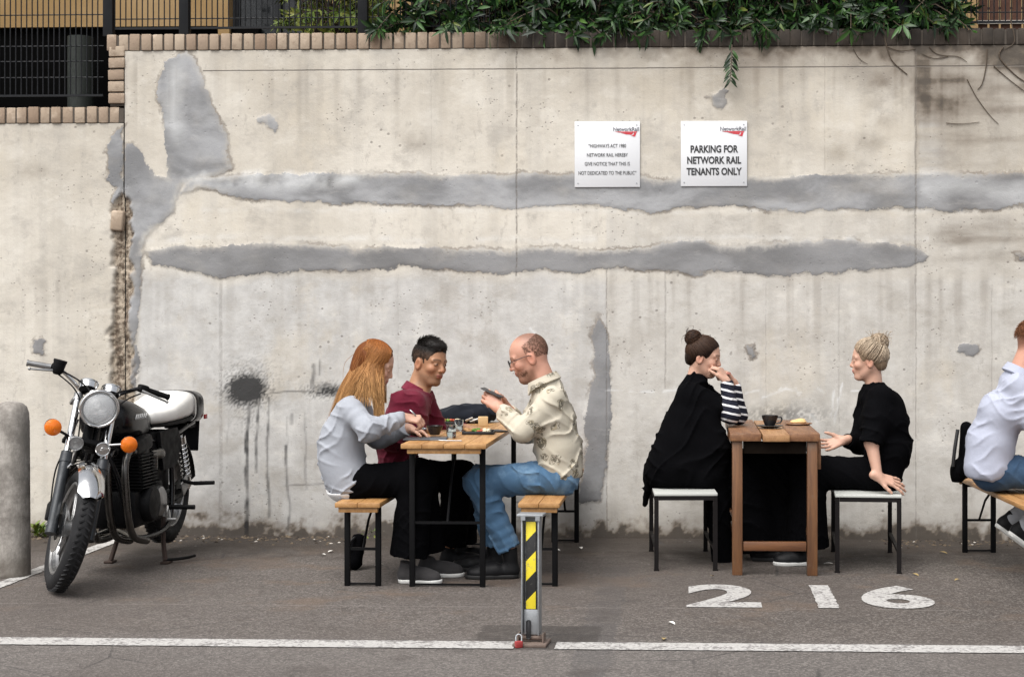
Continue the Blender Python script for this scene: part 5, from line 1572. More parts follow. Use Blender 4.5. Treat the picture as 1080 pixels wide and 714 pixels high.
def shoe(parent, root, heel, fwd, mat, sole_mat, L=.275, up=(0, 0, 1), high=0.0, name='shoe', toe_h=.030, sole_h=.024):
    "heel: point on the ground under the heel"
    S = Sdf((-.06, -.075, -.02), (L + .03, .075, .16 + high), .0045)
    S.cap((.035, 0, .055), (.05, 0, .115 + high), .037, .041 + high * .06, .02, fb=True)
    S.cap((.032, 0, .040), (L * .62, 0, .040), .036, .042, .03)
    S.cap((L * .45, 0, .045), (L - .04, -.006, toe_h + .004), .040, .030, .03)
    S.ell((L * .72, 0, .03), (L * .24, .046, .038), None, .02)
    S.half((0, 0, sole_h - .004), (0, 0, -1)); S.wrinkle(.0016, 60, 5)
    f = Vector(fwd).normalized(); u = Vector(up); y = u.cross(f).normalized(); u = f.cross(y)
    X = Matrix((f, y, u)).transposed().to_4x4(); X.translation = Vector(heel)
    sh = skin(name, S, mat, parent, root, None, X)
    S = Sdf((-.06, -.075, -.02), (L + .03, .075, .08), .0045)
    S.cap((.035, 0, .02), (L * .5, 0, .02), .040, .042, .03); S.ell((L * .70, 0, .02), (L * .31, .050, .06), None, .02)
    S.half((0, 0, 0), (0, 0, -1)); S.half((0, 0, sole_h), (0, 0, 1))
    so = skin('sole', S, sole_mat, sh, root, None, X)
    return sh

def strands(name, paths, r, parent, root, c0, c1, seg=5):
    "hair locks as tapering tubes, colour runs from root to tip"
    V = []; Q = []; C = []
    c0, c1 = np.array(c0), np.array(c1)
    for pts, rr in paths:
        n = len(pts); base = len(V); x = None
        for i, p in enumerate(pts):
            d = (pts[min(i + 1, n - 1)] - pts[max(i - 1, 0)]).normalized()
            if x is None: x = frame_of(d)[0]
            x = (x - d * x.dot(d)).normalized(); y = d.cross(x); t = i / (n - 1)
            ra = rr * (1 - .75 * t ** 3)
            for k in range(seg):
                a = 2 * PI * k / seg; V.append((p + (x * math.cos(a) + y * math.sin(a)) * ra - Vector(root))[:]); C.append(c0 * (1 - t) + c1 * t)
        for i in range(n - 1):
            for k in range(seg): Q.append((base + i * seg + k, base + i * seg + (k + 1) % seg, base + (i + 1) * seg + (k + 1) % seg, base + (i + 1) * seg + k))
    me = raw_mesh(name, np.array(V, np.float32), np.array(Q, np.int32)); set_col(me, 'Col', np.array(C, np.float32))
    return link_mesh(name, me, M_HAIR, parent, 180)

def fuzz(hd, name, parent, root, n, L, r, keep, c0, c1, seed, lift=.25, ctr=(-.012, 0, .040), rad=(.101, .079, .092), comb=(-1, 0, 0)):
    "short hairs lying on the skull"
    r_ = random.Random(seed); paths = []
    for k in range(n * 6):
        v = Vector((r_.gauss(0, 1), r_.gauss(0, 1), r_.gauss(0, 1))).normalized()
        q = Vector((ctr[0] + v.x * rad[0], ctr[1] + v.y * rad[1], ctr[2] + v.z * rad[2]))
        if not keep(q): continue
        d = Vector(comb) + Vector((r_.gauss(0, .3), r_.gauss(0, .3), r_.gauss(0, .3))); d = (d - v * d.dot(v)).normalized()
        l = L * r_.uniform(.6, 1.3); w = [q + v * .001, q + d * (l * .5) + v * (l * lift * .7), q + d * l + v * (l * lift)]
        paths.append(([hd.p(*p) for p in w], r))
        if len(paths) >= n: break
    return strands(name, paths, r, parent, root, c0, c1, 4)

def lerp(a, b, t): return Vector(a).lerp(Vector(b), t)
def neckline(S, neck, hd, r0, r1, lo=.06, hi=.03, k=.03):
    ax = (hd.p(-.02, 0, -.06) - neck).normalized()
    return S.cap(neck - ax * lo, neck + ax * hi, r0, r1, k, fb=True)
def bbox(pts, m):
    A = np.array([p[:] for p in pts]); return A.min(0) - m, A.max(0) + m

def figure(name, label, base, group=None): return thing(name, label, 'person', base, 0, group)

def arm(S, sh, el, wr, r=(.050, .040, .026), k=.03):
    S.cap(sh, el, r[0], r[1], k); S.cap(el, wr, r[1] * .98, r[2], .02)
def leg(S, hip, kn, an, r=(.078, .055, .038), k=.05):
    S.cap(hip, kn, r[0], r[1], k); S.cap(kn, an, r[1], r[2], .03)
# ================================================================== the people
M_TROUSER_BLACK = cloth('black_cloth', (.0028, .0028, .0034), .3, rough=1.0, fuzz=0, spec=.03)
M_NAVY = cloth('navy_denim', (.0045, .0055, .010), .3, spec=.05)
M_DENIM = cloth('blue_denim', (.070, .140, .235), .3, tint=(.16, .26, .37))
M_DENIM2 = cloth('dark_blue_denim', (.030, .060, .11), .25, tint=(.05, .09, .15))
M_SWEAT = cloth('pale_grey_sweatshirt', (.31, .325, .36), .06)
M_MAROON = cloth('maroon_cotton', (.118, .011, .026), .25, tint=(.16, .022, .042))
M_PALEBLUE = cloth('pale_blue_shirt_cloth', (.36, .38, .46), .06)
M_WHITEC = cloth('white_cotton', (.66, .66, .66), .05)
M_GREYSOCK = cloth('grey_sock', (.34, .35, .37), .1)
M_SHOEBLK = simple('black_shoe', (.006, .006, .007), .6, Specular_IOR_Level=.25)
M_SHOEGREY = cloth('grey_knit_shoe', (.040, .038, .039), .35)
M_SOLEW = simple('white_sole', (.60, .60, .58), .6, var=.12)
M_SOLEB = simple('black_sole', (.012, .012, .012), .7)
def shirt_pattern():
    n = NT('patterned_shirt'); p = n.coord()
    pw = n.t.nodes.new('ShaderNodeVectorMath'); pw.operation = 'ADD'; n.put(pw.inputs[0], p)
    w = n.t.nodes.new('ShaderNodeTexNoise'); w.inputs['Scale'].default_value = 22; n.put(w.inputs['Vector'], p)
    sc = n.t.nodes.new('ShaderNodeVectorMath'); sc.operation = 'SCALE'; n.put(sc.inputs[0], w.outputs['Color']); sc.inputs['Scale'].default_value = .05
    n.put(pw.inputs[1], sc.outputs[0]); q = pw.outputs[0]
    d = n.voro(q, 10.5, rand=.75)
    inside = n.step(d, .40, .33)
    ring = n.math('ABSOLUTE', n.math('SINE', n.mul(d, 30)))
    pet = n.noise(q, 46, 4, .65)
    ink = n.mul(inside, n.step(n.add(n.mul(ring, .16), n.mul(pet, .95)), .53, .60))
    leaf = n.mul(inside, n.step(n.noise(p, 26, 3), .50, .58))
    c = n.mix(n.noise(p, 10, 4), (.43, .39, .31), (.50, .46, .38))
    c = n.mix(n.mul(leaf, .55), c, (.36, .29, .17))
    c = n.mix(n.mul(ink, .85), c, (.085, .075, .055))
    n.bump(n.add(n.mul(n.noise(p, 900, 2), .3), n.noise(p, 40, 4, .6)), .4, .004)
    return n.done(c, .85, 0, Specular_IOR_Level=.2)
M_SHIRT = shirt_pattern()
def striped():
    n = NT('navy_and_white_stripes'); p = n.coord(); x, y, z = n.sep(p)
    u = n.math('FRACT', n.mul(n.add(n.add(z, n.mul(x, .22)), n.mul(n.noise(p, 20, 2), .008)), 1 / .043))
    m = n.mul(n.step(u, .62, .66), n.step(u, .94, .90))
    c = n.mix(m, (.012, .013, .022), (.62, .62, .63))
    n.bump(n.noise(p, 300, 3), .4, .003)
    return n.done(c, .9, 0, Specular_IOR_Level=.15)
M_STRIPED = striped()
FAIR = (.50, .305, .225); OLIVE = (.36, .190, .108); PINKF = (.50, .270, .195)

def clothes(name, S, mat, t, root, wr=(.004, 30, 1), near=None, parent=None, fold=1.75, dirs=((.5, .2, .85), (.75, -.3, -.6))):
    S.wrinkle(wr[0] * .45, wr[1] * .8, wr[2], 4, near)
    S.folds(wr[0] * fold, wr[1] * 3.3, wr[2] + 100, dirs)
    return skin(name, S, mat, parent or t, root)

# ---------------------------------------------------------------- woman in the grey sweatshirt
YA = 8.86
A = lambda px, py, dy=0: atY(px, py, YA + dy)
root = Vector((A(370, 520).x, YA, .465))
t = figure('person', 'woman with long ginger hair in a pale grey sweatshirt reaching over the table', root)
hd_ = Head(A(394.5, 386), (.90, .12, -.36), (.25, 0, 1), 1.06, True)
neck = A(375, 424)
shN, shF = A(371, 433, -.165), A(379, 431, .165)
elN, wrN = A(389, 453, -.25), A(426, 440.5, -.10)
elF, wrF = A(398, 462, .20), A(432, 452, .16)
hipN, hipF = A(367, 510, -.085), A(367, 509, .085)
knN, knF = A(440, 503, -.10), A(443, 502, .08)
anN, anF = A(431, 583, -.10), A(450, 578, .12)
lo, hi = bbox([hd_.p(.1, 0, .15), hd_.p(-.15, 0, 0), shN, shF, elN, wrN, knN, knF, anN, anF, hipN, A(450, 440), A(345, 500)], .12)
S = Sdf(lo, hi, .0045)
hd_.build(S, neck)
S.bars([(A(369, 506, -.08), A(369, 506, .08), .10), (A(362, 478, -.05), A(362, 478, .05), .10), (A(366, 448, -.07), A(366, 448, .07), .095), (A(373, 432, -.10), A(376, 431, .10), .06)])
arm(S, shN, elN, wrN, (.046, .037, .025)); arm(S, shF, elF, wrF, (.046, .037, .025))
hand(S, wrN, (.80, .12, -.10), (.1, .5, -.8), (.3, .8, .3), .93, curl=(.9, 1.1, .6), thumb=(.5, .5))
hand(S, wrF, (.9, -.1, -.25), (0, -.3, -1), (.2, -1, 0), .93, curl=(.4, .5, .4))
leg(S, hipN, knN, anN, (.075, .052, .036)); leg(S, hipF, knF, anF, (.075, .052, .036))
body = skin('body', S, M_SKIN, t, root, lambda V: hd_.paint(V, FAIR, (.20, .09, .035), (.42, .13, .12)))
S = Sdf(*bbox([A(345, 525, -.2), A(345, 420, .2), shN, shF, elN, wrN, elF, wrF, hipF], .13), .006)
S.bars([(A(367, 507, -.085), A(367, 507, .085), .122), (A(360, 486, -.075), A(360, 486, .075), .128), (A(361, 462, -.08), A(361, 462, .08), .124), (A(368, 440, -.10), A(370, 440, .10), .098), (A(373, 431, -.11), A(377, 430, .11), .066)], .06)
S.cap(neck + Vector((-.01, 0, -.01)), neck + Vector((.012, 0, .022)), .066, .062, .03, fb=True)
S.cap(shN, elN, .068, .062, .04, rip=(.004, .055), seed=1); S.cap(elN, lerp(elN, wrN, .93), .062, .043, .03, fb=True, rip=(.005, .05), seed=2)
S.cap(lerp(elN, wrN, .86), lerp(elN, wrN, .97), .037, .035, .008, fb=True)
S.cap(shF, elF, .066, .060, .04); S.cap(elF, lerp(elF, wrF, .95), .060, .042, .03, fb=True)
S.half(A(357, 521), (-.22, 0, -1), .012)
clothes('sweatshirt', S, M_SWEAT, t, root, (.0062, 26, 4))
S = Sdf(*bbox([A(345, 532, -.15), A(385, 500, .15)], .06), .006)
S.bars([(A(365.5, 507, -.085), A(365.5, 507, .085), .125)]); S.half(A(357, 526.5), (-.2, 0, -1), .006); S.half(A(357, 517), (0, 0, 1), .006); S.half(A(377, 522), (1, 0, .2), .006)
clothes('shirt_tail', S, M_WHITEC, t, root, (.0008, 35, 6))
S = Sdf(*bbox([hipN, hipF, knN, knF, anN, anF, A(350, 520)], .15), .006)
S.bars([(A(370, 507, -.08), A(370, 507, .08), .113)])
for h_, k_, a_ in ((hipN, knN, anN), (hipF, knF, anF)):
    S.cap(h_, k_, .096, .092, .05); S.cap(k_, lerp(k_, a_, 1.04), .090, .104, .05, fb=True)
clothes('trousers', S, M_TROUSER_BLACK, t, root, (.004, 28, 8))
shoe(t, root, Vector((A(424, 600).x, anN.y, 0)), (1, -.05, 0), M_SHOEGREY, M_SOLEW, .24)
shoe(t, root, Vector((A(438, 600).x, anF.y, 0)), (1, .05, 0), M_SHOEGREY, M_SOLEW, .255)
# black wedge between sleeve and sweatshirt
S = Sdf(*bbox([A(376, 490, -.16), A(405, 466, -.16)], .05), .005); S.cap(A(380, 487, -.10), A(403, 471, -.06), .008, .020, .01)
skin('black_wedge', S, M_TROUSER_BLACK, t, root)
# hair: cap under the locks, locks from a side parting down the back and in front of the shoulder
S = Sdf(*head_box(hd_, (-.15, -.1, -.1), (.1, .1, .16), .05), .005)
S.ell(hd_.p(-.016, 0, .036), hd_.rad(.104, .088, .098), hd_.M, 0); S.ell(hd_.p(-.055, 0, -.03), hd_.rad(.062, .074, .085), hd_.M, .03)
S.ell(hd_.p(.112, .0, -.030), hd_.rad(.086, .11, .108), hd_.M, .03, 'cut')
cap_ = skin('hair', S, M_HAIR, t, root, lambda V: np.tile(np.array((.22, .068, .014), np.float32), (len(V), 1)))
r_ = random.Random(5); paths = []
for k in range(1500):
    side = -1 if r_.random() < .25 else 1                      # hd_.r points at the camera for a face turned right
    w = r_.random(); a = .10 + 2.55 * w                        # 0 beside the brow, PI at the back of the head
    tx = .046 - .115 * w + r_.uniform(-.016, .016)
    top = hd_.p(tx, .008 * side + r_.uniform(-.004, .004), .036 + .100 * math.sqrt(max(.05, 1 - ((tx + .016) / .107) ** 2)))
    q1 = hd_.p(.079 * math.cos(a * .82 + .30) - .012, side * (.050 + .036 * math.sin(min(max(a, .25), 2.8))), .088 + r_.uniform(-.012, .008))
    q2 = hd_.p(.088 * math.cos(a * .85 + .50) - .012, side * (.094 * max(.28, math.sin(min(max(a + .35, .4), 2.8)))), .008 + r_.uniform(-.008, .008))
    if .30 < w < .60 and side > 0 and k % 2:
        tip = A(r_.uniform(373, 399), r_.uniform(417, 430), -.175)
    elif w < .42:
        tip = A(395 + 11 * r_.random() - 4 * w, 441 - 26 * r_.random() ** 2, -.135 - .03 * r_.random()) if side > 0 else A(402 + 6 * r_.random(), 425, .06)
    else:
        u = (w - .42) / .58 * .75 + r_.random() * .25
        tip = A(371 - 25 * u + r_.uniform(-3, 3), 426 + 26 * u + r_.uniform(-8, 6), -side * (.135 - .10 * u))
    q3 = q2.lerp(tip, .50) + Vector((-.012 * w, -.012 * side, .012))
    paths.append((catmull([top, q1, q2, q3, tip], 5), r_.uniform(.0016, .0032)))
for k in range(40):                                            # loose hairs
    p0 = hd_.p(r_.uniform(-.10, .06), r_.uniform(.02, .09), r_.uniform(.03, .12)); tip = p0 + Vector((r_.uniform(-.10, .0), r_.uniform(-.05, .03), -r_.uniform(.15, .33)))
    paths.append((catmull([p0, p0.lerp(tip, .4) + Vector((r_.uniform(-.04, .02), -.02, .01)), tip], 6), .0011))
strands('hair_locks', paths, .004, cap_, root, (.27, .080, .014), (.48, .27, .11))
# spoon in her hand
tip = A(447, 452, .02); h0 = wrN + Vector((.062, .01, .012))
b = MB(); b.tube([h0 + Vector((-.03, 0, .03)), h0, tip], .004, 6, 4); b.ell(tip, (.018, .012, .006), None, 10, 8)
sp = b.build('spoon', M_STEEL, None, 40, h0); tag(sp, 'steel spoon held by the woman in the grey sweatshirt', 'spoon')

# ---------------------------------------------------------------- man in the maroon shirt
YB = 9.42
A = lambda px, py, dy=0: atY(px, py, YB + dy)
root = Vector((A(413, 515).x, YB, .465))
t = figure('person', 'smiling dark haired man in a maroon shirt leaning on the table', root)
hd_ = Head(A(453, 383.5), (.78, -.58, -.16), (.15, 0, 1), 1.10)
neck = A(440, 415)
shN, shF = A(423, 425, -.17), A(448, 423, .17)
elN, wrN = A(414, 463, -.24), A(446, 453, -.10)
elF, wrF = A(466, 462, .24), A(492, 452, .10)
hipN, hipF = A(416, 502, -.09), A(418, 502, .09)
knN, knF = A(486, 502, -.09), A(488, 502, .10)
anN, anF = A(474, 574, -.09), A(486, 572, .10)
S = Sdf(*bbox([hd_.p(.1, 0, .15), hd_.p(-.15, 0, 0), shN, shF, elN, elF, wrN, wrF, knN, knF, anN, anF, hipN, A(400, 500), A(505, 450)], .12), .0045)
hd_.build(S, neck)
S.bars([(A(418, 500, -.09), A(418, 500, .09), .105), (A(420, 470, -.07), A(420, 470, .07), .105), (A(431, 440, -.10), A(431, 440, .10), .105), (A(437, 424, -.12), A(442, 423, .12), .06)])
arm(S, shN, elN, wrN); arm(S, shF, elF, wrF)
hand(S, wrN, (1, .1, -.12), (0, .1, -1), (.1, 1, 0), 1, curl=(.5, .6, .4)); hand(S, wrF, (1, -.2, -.05), (0, 0, -1), (.1, -1, 0), 1, curl=(.4, .5, .4))
leg(S, hipN, knN, anN); leg(S, hipF, knF, anF)
skin('body', S, M_SKIN, t, root, lambda V: hd_.paint(V, OLIVE, (.015, .011, .009), (.33, .10, .08), ((.06, .04, .03), .35)))
S = Sdf(*bbox([A(400, 515, -.2), A(400, 420, .2), shN, shF, elN, wrN, elF, wrF, A(455, 405)], .12), .006)
neckline(S, neck, hd_, .094, .080, .05, .014)
S.bars([(A(418, 500, -.09), A(418, 500, .09), .122), (A(419, 470, -.085), A(419, 470, .085), .124), (A(429, 442, -.11), A(430, 442, .11), .124), (A(436, 424, -.13), A(441, 423, .13), .072)], .06)
S.cap(shN, elN, .068, .058, .04, rip=(.004, .06), seed=4); S.cap(elN, lerp(elN, wrN, .9), .058, .042, .03, fb=True, rip=(.004, .05), seed=5)
S.cap(shF, elF, .068, .058, .04); S.cap(elF, lerp(elF, wrF, .9), .058, .042, .03, fb=True)
S.half(A(416, 515), (0, 0, -1), .02)
sh_ = clothes('shirt', S, M_MAROON, t, root, (.0072, 27, 14))
def collar(neck, head, r, h, mat, parent, root, open_dir, name='collar', tilt=None):
    "turned down collar: a band round the neck, open towards the chin"
    ax = (head.p(-.02, 0, -.06) - neck).normalized() if tilt is None else tilt
    x, y, d = frame_of(ax); o = Vector(open_dir); a0 = math.atan2(o.dot(y), o.dot(x))
    b = MB(); rings = []; n = 30
    for k in range(n + 1):
        a = a0 + .42 + (2 * PI - .84) * k / n; e = x * math.cos(a) + y * math.sin(a); fr = abs(k / n - .5) * 2
        top = neck + d * (h * (1 - .35 * fr ** 2)) + e * r
        rings.append([neck - d * .02 + e * (r + .001), top, top + e * .006 + d * .002, neck + d * (h * .05 - .012 - .028 * fr ** 5) + e * (r + .020 + .012 * fr ** 4), neck + d * (h * .05 - .018 - .028 * fr ** 5) + e * (r + .014 + .012 * fr ** 4), top + e * .002 - d * .006])
    b.ring_surface(rings, cap=True)
    return b.build(name, mat, parent, 60, None) if False else _shift(b, name, mat, parent, root)
def _shift(b, name, mat, parent, root):
    bmesh.ops.translate(b.bm, verts=b.bm.verts, vec=-Vector(root)); return b.build(name, mat, parent, 60)
collar(neck + Vector((.0, 0, .008)), hd_, .078, .040, M_MAROON, sh_, root, (.8, -.6, 0))
S = Sdf(*bbox([hipN, hipF, knN, knF, anN, anF, A(400, 515)], .15), .006)
S.bars([(A(418, 502, -.09), A(418, 502, .09), .112)])
for h_, k_, a_ in ((hipN, knN, anN), (hipF, knF, anF)): S.cap(h_, k_, .094, .086, .05); S.cap(k_, a_, .086, .098, .05, fb=True)
clothes('trousers', S, M_TROUSER_BLACK, t, root, (.004, 28, 18))
shoe(t, root, Vector((anN.x - .05, anN.y, 0)), (1, 0, 0), M_SHOEBLK, M_SOLEB, .285)
shoe(t, root, Vector((anF.x - .05, anF.y, 0)), (1, 0, 0), M_SHOEBLK, M_SOLEW, .285)
S = Sdf(*head_box(hd_, (-.13, -.1, -.05), (.1, .1, .17), .04), .004)
S.ell(hd_.p(-.012, 0, .040), hd_.rad(.101, .079, .090), hd_.M, 0)
S.ell(hd_.p(.018, 0, .103), hd_.rad(.070, .058, .030), hd_.M, .03)
S.ell(hd_.p(.118, 0, -.012), hd_.rad(.085, .12, .098), hd_.M, .012, 'cut'); S.half(hd_.p(-.05, 0, -.03), -(hd_.u) - hd_.f * .25, .01)
for y in (-1, 1): S.ell(hd_.p(-.006, .085 * y, -.012), hd_.rad(.030, .03, .040), hd_.M, .006, 'cut')
S.wrinkle(.0022, 150, 3)
def fade(V):
    L = hd_.local(V); m = np.clip((L[:, 2] - .045) / .03, 0, 1)[:, None]
    return np.array((.075, .045, .03), np.float32) * (1 - m) + np.array((.010, .008, .007), np.float32) * m
h0 = skin('hair', S, M_HAIR, t, root, fade)
fuzz(hd_, 'hair_strands', h0, root, 900, .030, .0013, lambda q: q.z > .085 and q.x > -.08, (.008, .007, .006), (.020, .016, .014), 3, .5, (-.010, 0, .044), (.098, .075, .088), (1, 0, .6))
fuzz(hd_, 'hair_strands', h0, root, 600, .010, .0009, lambda q: q.x < .03 and q.z > .0 and q.z < .09 and not (abs(q.x + .006) < .03 and q.z < .03), (.02, .014, .012), (.03, .022, .018), 4, .4, comb=(-.4, 0, -1))

# ---------------------------------------------------------------- man in the patterned shirt
YC = 9.08
A = lambda px, py, dy=0: atY(px, py, YC + dy)
root = Vector((A(592, 515).x, YC, .465))
t = figure('person', 'balding bearded man in glasses and patterned cream shirt looking at his phone', root)
hd_ = Head(A(558.5, 377.5), (-.90, -.06, -.36), (-.2, 0, 1), 1.12)
neck = A(574, 405)
shN, shF = A(583, 421, -.18), A(573, 419, .18)
elN, wrN = A(551, 455, -.22), A(527, 431, -.13)
elF, wrF = A(556, 456, .17), A(536, 432, .04)
hipN, hipF = A(590, 502, -.09), A(588, 502, .09)
knN, knF = A(506, 509, -.14), A(508, 506, .12)
anN, anF = A(537, 578, -.13), A(520, 575, .12)
S = Sdf(*bbox([hd_.p(.1, 0, .15), hd_.p(-.15, 0, 0), shN, shF, elN, wrN, knN, knF, anN, anF, hipN, A(505, 410), A(610, 500)], .12), .0045)
hd_.build(S, neck)
S.ell(hd_.p(.058, 0, -.092), hd_.rad(.030, .034, .026), hd_.M, .015)
S.bars([(A(590, 500, -.09), A(590, 500, .09), .11), (A(588, 470, -.07), A(588, 470, .07), .115), (A(582, 444, -.09), A(582, 444, .09), .10), (A(582, 425, -.11), A(577, 424, .11), .04)])
arm(S, shN, elN, wrN, (.052, .043, .029)); arm(S, shF, elF, wrF, (.052, .043, .029))
ph = A(519, 414, -.10)
hand(S, wrN, (-.68, .22, .62), (-.25, .9, -.1), (-.5, .2, .8), 1.02, curl=(.55, .8, .5), thumb=(.6, .3))
hand(S, wrF, (-.72, -.25, .50), (-.2, -.9, -.1), (-.5, -.2, .8), 1.02, curl=(.5, .7, .5), thumb=(.6, .3))
leg(S, hipN, knN, anN); leg(S, hipF, knF, anF)
skin('body', S, M_SKIN, t, root, lambda V: hd_.paint(V, PINKF, (.16, .08, .04), (.40, .15, .12), ((.15, .075, .045), .62), ((.105, .055, .040), .68, .058, -.80)))
S = Sdf(*bbox([A(615, 515, -.2), A(615, 410, .2), shN, shF, elN, wrN, elF, wrF, A(560, 395)], .12), .006)
S.bars([(A(592, 497, -.09), A(592, 497, .09), .122), (A(588, 472, -.09), A(588, 472, .09), .134), (A(583, 444, -.11), A(583, 444, .11), .130), (A(581, 424, -.13), A(577, 423, .13), .082)], .06)
neckline(S, neck, hd_, .098, .083, .055, .030)
S.cap(shN, elN, .074, .064, .04, rip=(.005, .06), seed=7); S.cap(elN, lerp(elN, wrN, .92), .062, .042, .03, fb=True, rip=(.004, .045), seed=8)
S.cap(lerp(elN, wrN, .70), lerp(elN, wrN, .95), .043, .040, .006, fb=True)
S.cap(shF, elF, .072, .062, .04); S.cap(elF, lerp(elF, wrF, .94), .060, .042, .03, fb=True)
S.half(A(600, 505), (.16, 0, -1), .02)
sh_ = clothes('shirt', S, M_SHIRT, t, root, (.0065, 25, 24))
collar(neck + Vector((-.006, 0, .012)), hd_, .085, .030, M_SHIRT, sh_, root, (-1, -.1, -.3))
S = Sdf(*bbox([hipN, hipF, knN, knF, anN, anF, A(610, 515)], .15), .006)
S.bars([(A(590, 503, -.10), A(590, 503, .10), .108)])
for h_, k_, a_ in ((hipN, knN, anN), (hipF, knF, anF)):
    S.cap(h_, k_, .100, .083, .05, rip=(.004, .10), seed=3); S.cap(k_, a_, .081, .066, .04, fb=True, rip=(.006, .055), seed=9)
clothes('jeans', S, M_DENIM, t, root, (.0070, 26, 28), dirs=((.5, .2, .85), (.8, -.3, .4)))
shoe(t, root, Vector((A(549, 600).x, anN.y, 0)), (-1, -.12, 0), M_SHOEBLK, M_SOLEB, .295, high=.05, name='boot')
shoe(t, root, Vector((A(527, 600).x, anF.y, 0)), (-1, .02, 0), M_SHOEBLK, M_SOLEB, .295, high=.05, name='boot')
fuzz(hd_, 'cropped_hair', t, root, 3600, .0065, .0006, lambda q: q.x < .015 and q.z > -.02 and (q.z < .075 - q.x * .4) and not (abs(q.x + .006) < .026 and q.z < .028), (.17, .095, .066), (.24, .14, .10), 12, .35, (-.008, 0, .035), (.098, .0765, .0885), (-.5, 0, -.7))
fuzz(hd_, 'beard', t, root, 750, .009, .0008, lambda q: q.z < -.048 and q.x > -.005 and not (q.x > .07 and q.z > -.07), (.10, .046, .024), (.16, .08, .045), 14, .5, (.030, 0, -.040), (.062, .056, .072), (.3, 0, -1))
gl = MB()
for y in (-1, 1):
    c = hd_.p(.106, .031 * y, .008)
    x_, y_, d_ = hd_.r, hd_.u, hd_.f
    gl.tube([c + (x_ * math.cos(a) * .024 + y_ * math.sin(a) * .017) * hd_.s for a in np.linspace(0, 2 * PI, 19)], .0021, 6)
    gl.tube([hd_.p(.102, .054 * y, .012), hd_.p(.06, .073 * y, .014), hd_.p(-.005, .080 * y, .012), hd_.p(-.022, .080 * y, -.008)], .0021, 6, 3)
gl.tube([hd_.p(.108, -.009, .012), hd_.p(.110, 0, .016), hd_.p(.108, .009, .012)], .0021, 6)
_shift(gl, 'glasses', M_BLACKPL, t, root)
b = MB(); b.box(ph, (.128, .066, .008), Matrix.Rotation(R(-12), 3, 'Z') @ Matrix.Rotation(R(24), 3, 'Y'), .004)
o = b.build('mobile_phone', M_BLACKPL, None, 40, ph); tag(o, 'dark phone held up by the man in the patterned shirt', 'phone')

# ---------------------------------------------------------------- woman with the coat over her shoulders
YD = 9.72
A = lambda px, py, dy=0: atY(px, py, YD + dy)
root = Vector((A(720, 512).x, YD, .445))
t = figure('person', 'woman with brown hair bun and black draped coat resting chin on hands', root)
hd_ = Head(A(742, 377.5), (.93, -.16, -.20), (.12, 0, 1), 1.02, True)
neck = A(731, 407)
shN, shF = A(727, 417, -.15), A(735, 416, .15)
elN, elF = A(771, 437, -.15), A(779, 438, .06)
wrN, wrF = A(766, 402, -.09), A(774, 404, .04)
hipN, hipF = A(716, 502, -.085), A(716, 502, .085)
knN, knF = A(788, 499, -.07), A(788, 499, .07)
anN, anF = A(800, 574, -.06), A(812, 574, .08)
S = Sdf(*bbox([hd_.p(.1, 0, .15), hd_.p(-.15, 0, 0), shN, shF, elN, wrN, elF, knN, knF, anN, anF, hipN], .13), .0045)
hd_.build(S, neck)
S.bars([(A(717, 500, -.08), A(717, 500, .08), .10), (A(716, 470, -.06), A(716, 470, .06), .10), (A(722, 438, -.08), A(722, 438, .08), .10), (A(729, 417, -.10), A(733, 416, .10), .055)])
arm(S, shN, elN, wrN, (.045, .037, .024)); arm(S, shF, elF, wrF, (.045, .037, .024))
hand(S, wrN, (-.40, .10, .75), (-.70, .35, -.3), (-.6, .1, .3), .94, curl=(.9, 1.0, .7), thumb=(.5, .3))
hand(S, wrF, (-.50, -.22, .70), (-.70, -.35, -.3), (-.6, 0, .3), .94, curl=(1.0, 1.1, .7), thumb=(.5, .3))
leg(S, hipN, knN, anN, (.075, .052, .036)); leg(S, hipF, knF, anF, (.075, .052, .036))
skin('body', S, M_SKIN, t, root, lambda V: hd_.paint(V, FAIR, (.06, .03, .018), (.40, .12, .10)))
S = Sdf(*bbox([shN, shF, elN, wrN, elF, wrF, A(715, 505, -.1), A(715, 505, .1)], .13), .005)
S.bars([(A(717, 498, -.08), A(717, 498, .08), .113), (A(718, 470, -.07), A(718, 470, .07), .10), (A(726, 440, -.08), A(726, 440, .08), .092), (A(731, 418, -.10), A(733, 417, .10), .066)], .06)
for a_, e_, w_ in ((shN, elN, wrN), (shF, elF, wrF)): S.cap(a_, e_, .060, .052, .04); S.cap(e_, lerp(e_, w_, .96), .052, .040, .03, fb=True, rip=(.003, .04))
clothes('striped_top', S, M_STRIPED, t, root, (.003, 30, 34))
S = Sdf(*bbox([A(672, 545, -.25), A(672, 400, .25), A(772, 420), A(836, 596, .1)], .10), .007)
S.cap(A(731, 401), A(727, 418), .050, .075, .04)
S.bars([(A(731, 420, -.135), A(737, 419, .135), .072), (A(727, 440, -.145), A(729, 440, .145), .108), (A(719, 465, -.155), A(719, 465, .155), .132), (A(712, 490, -.17), A(712, 490, .17), .150)], .07)
S.cap(A(737, 398), A(728, 414), .058, .082, .04)
S.cap(A(720, 435, -.11), A(697, 500, -.16), .075, .085, .08); S.cap(A(720, 435, .10), A(693, 500, .16), .075, .085, .08)
S.cap(A(692, 490, -.10), A(684, 515, -.05), .050, .028, .05); S.cap(A(686, 505, .0), A(680, 532, .05), .030, .018, .05); S.cap(A(690, 495, .15), A(682, 520, .17), .040, .02, .05)
S.cap(A(738, 425, -.17), A(757, 470, -.19), .060, .070, .06); S.cap(A(742, 425, .15), A(757, 470, .16), .060, .07, .06)
S.cap(shN, lerp(shN, elN, .62), .080, .066, .05); S.cap(shF, lerp(shF, elF, .62), .080, .066, .05)
S.cap(A(738, 450, -.14), A(742, 500, -.18), .10, .11, .08)
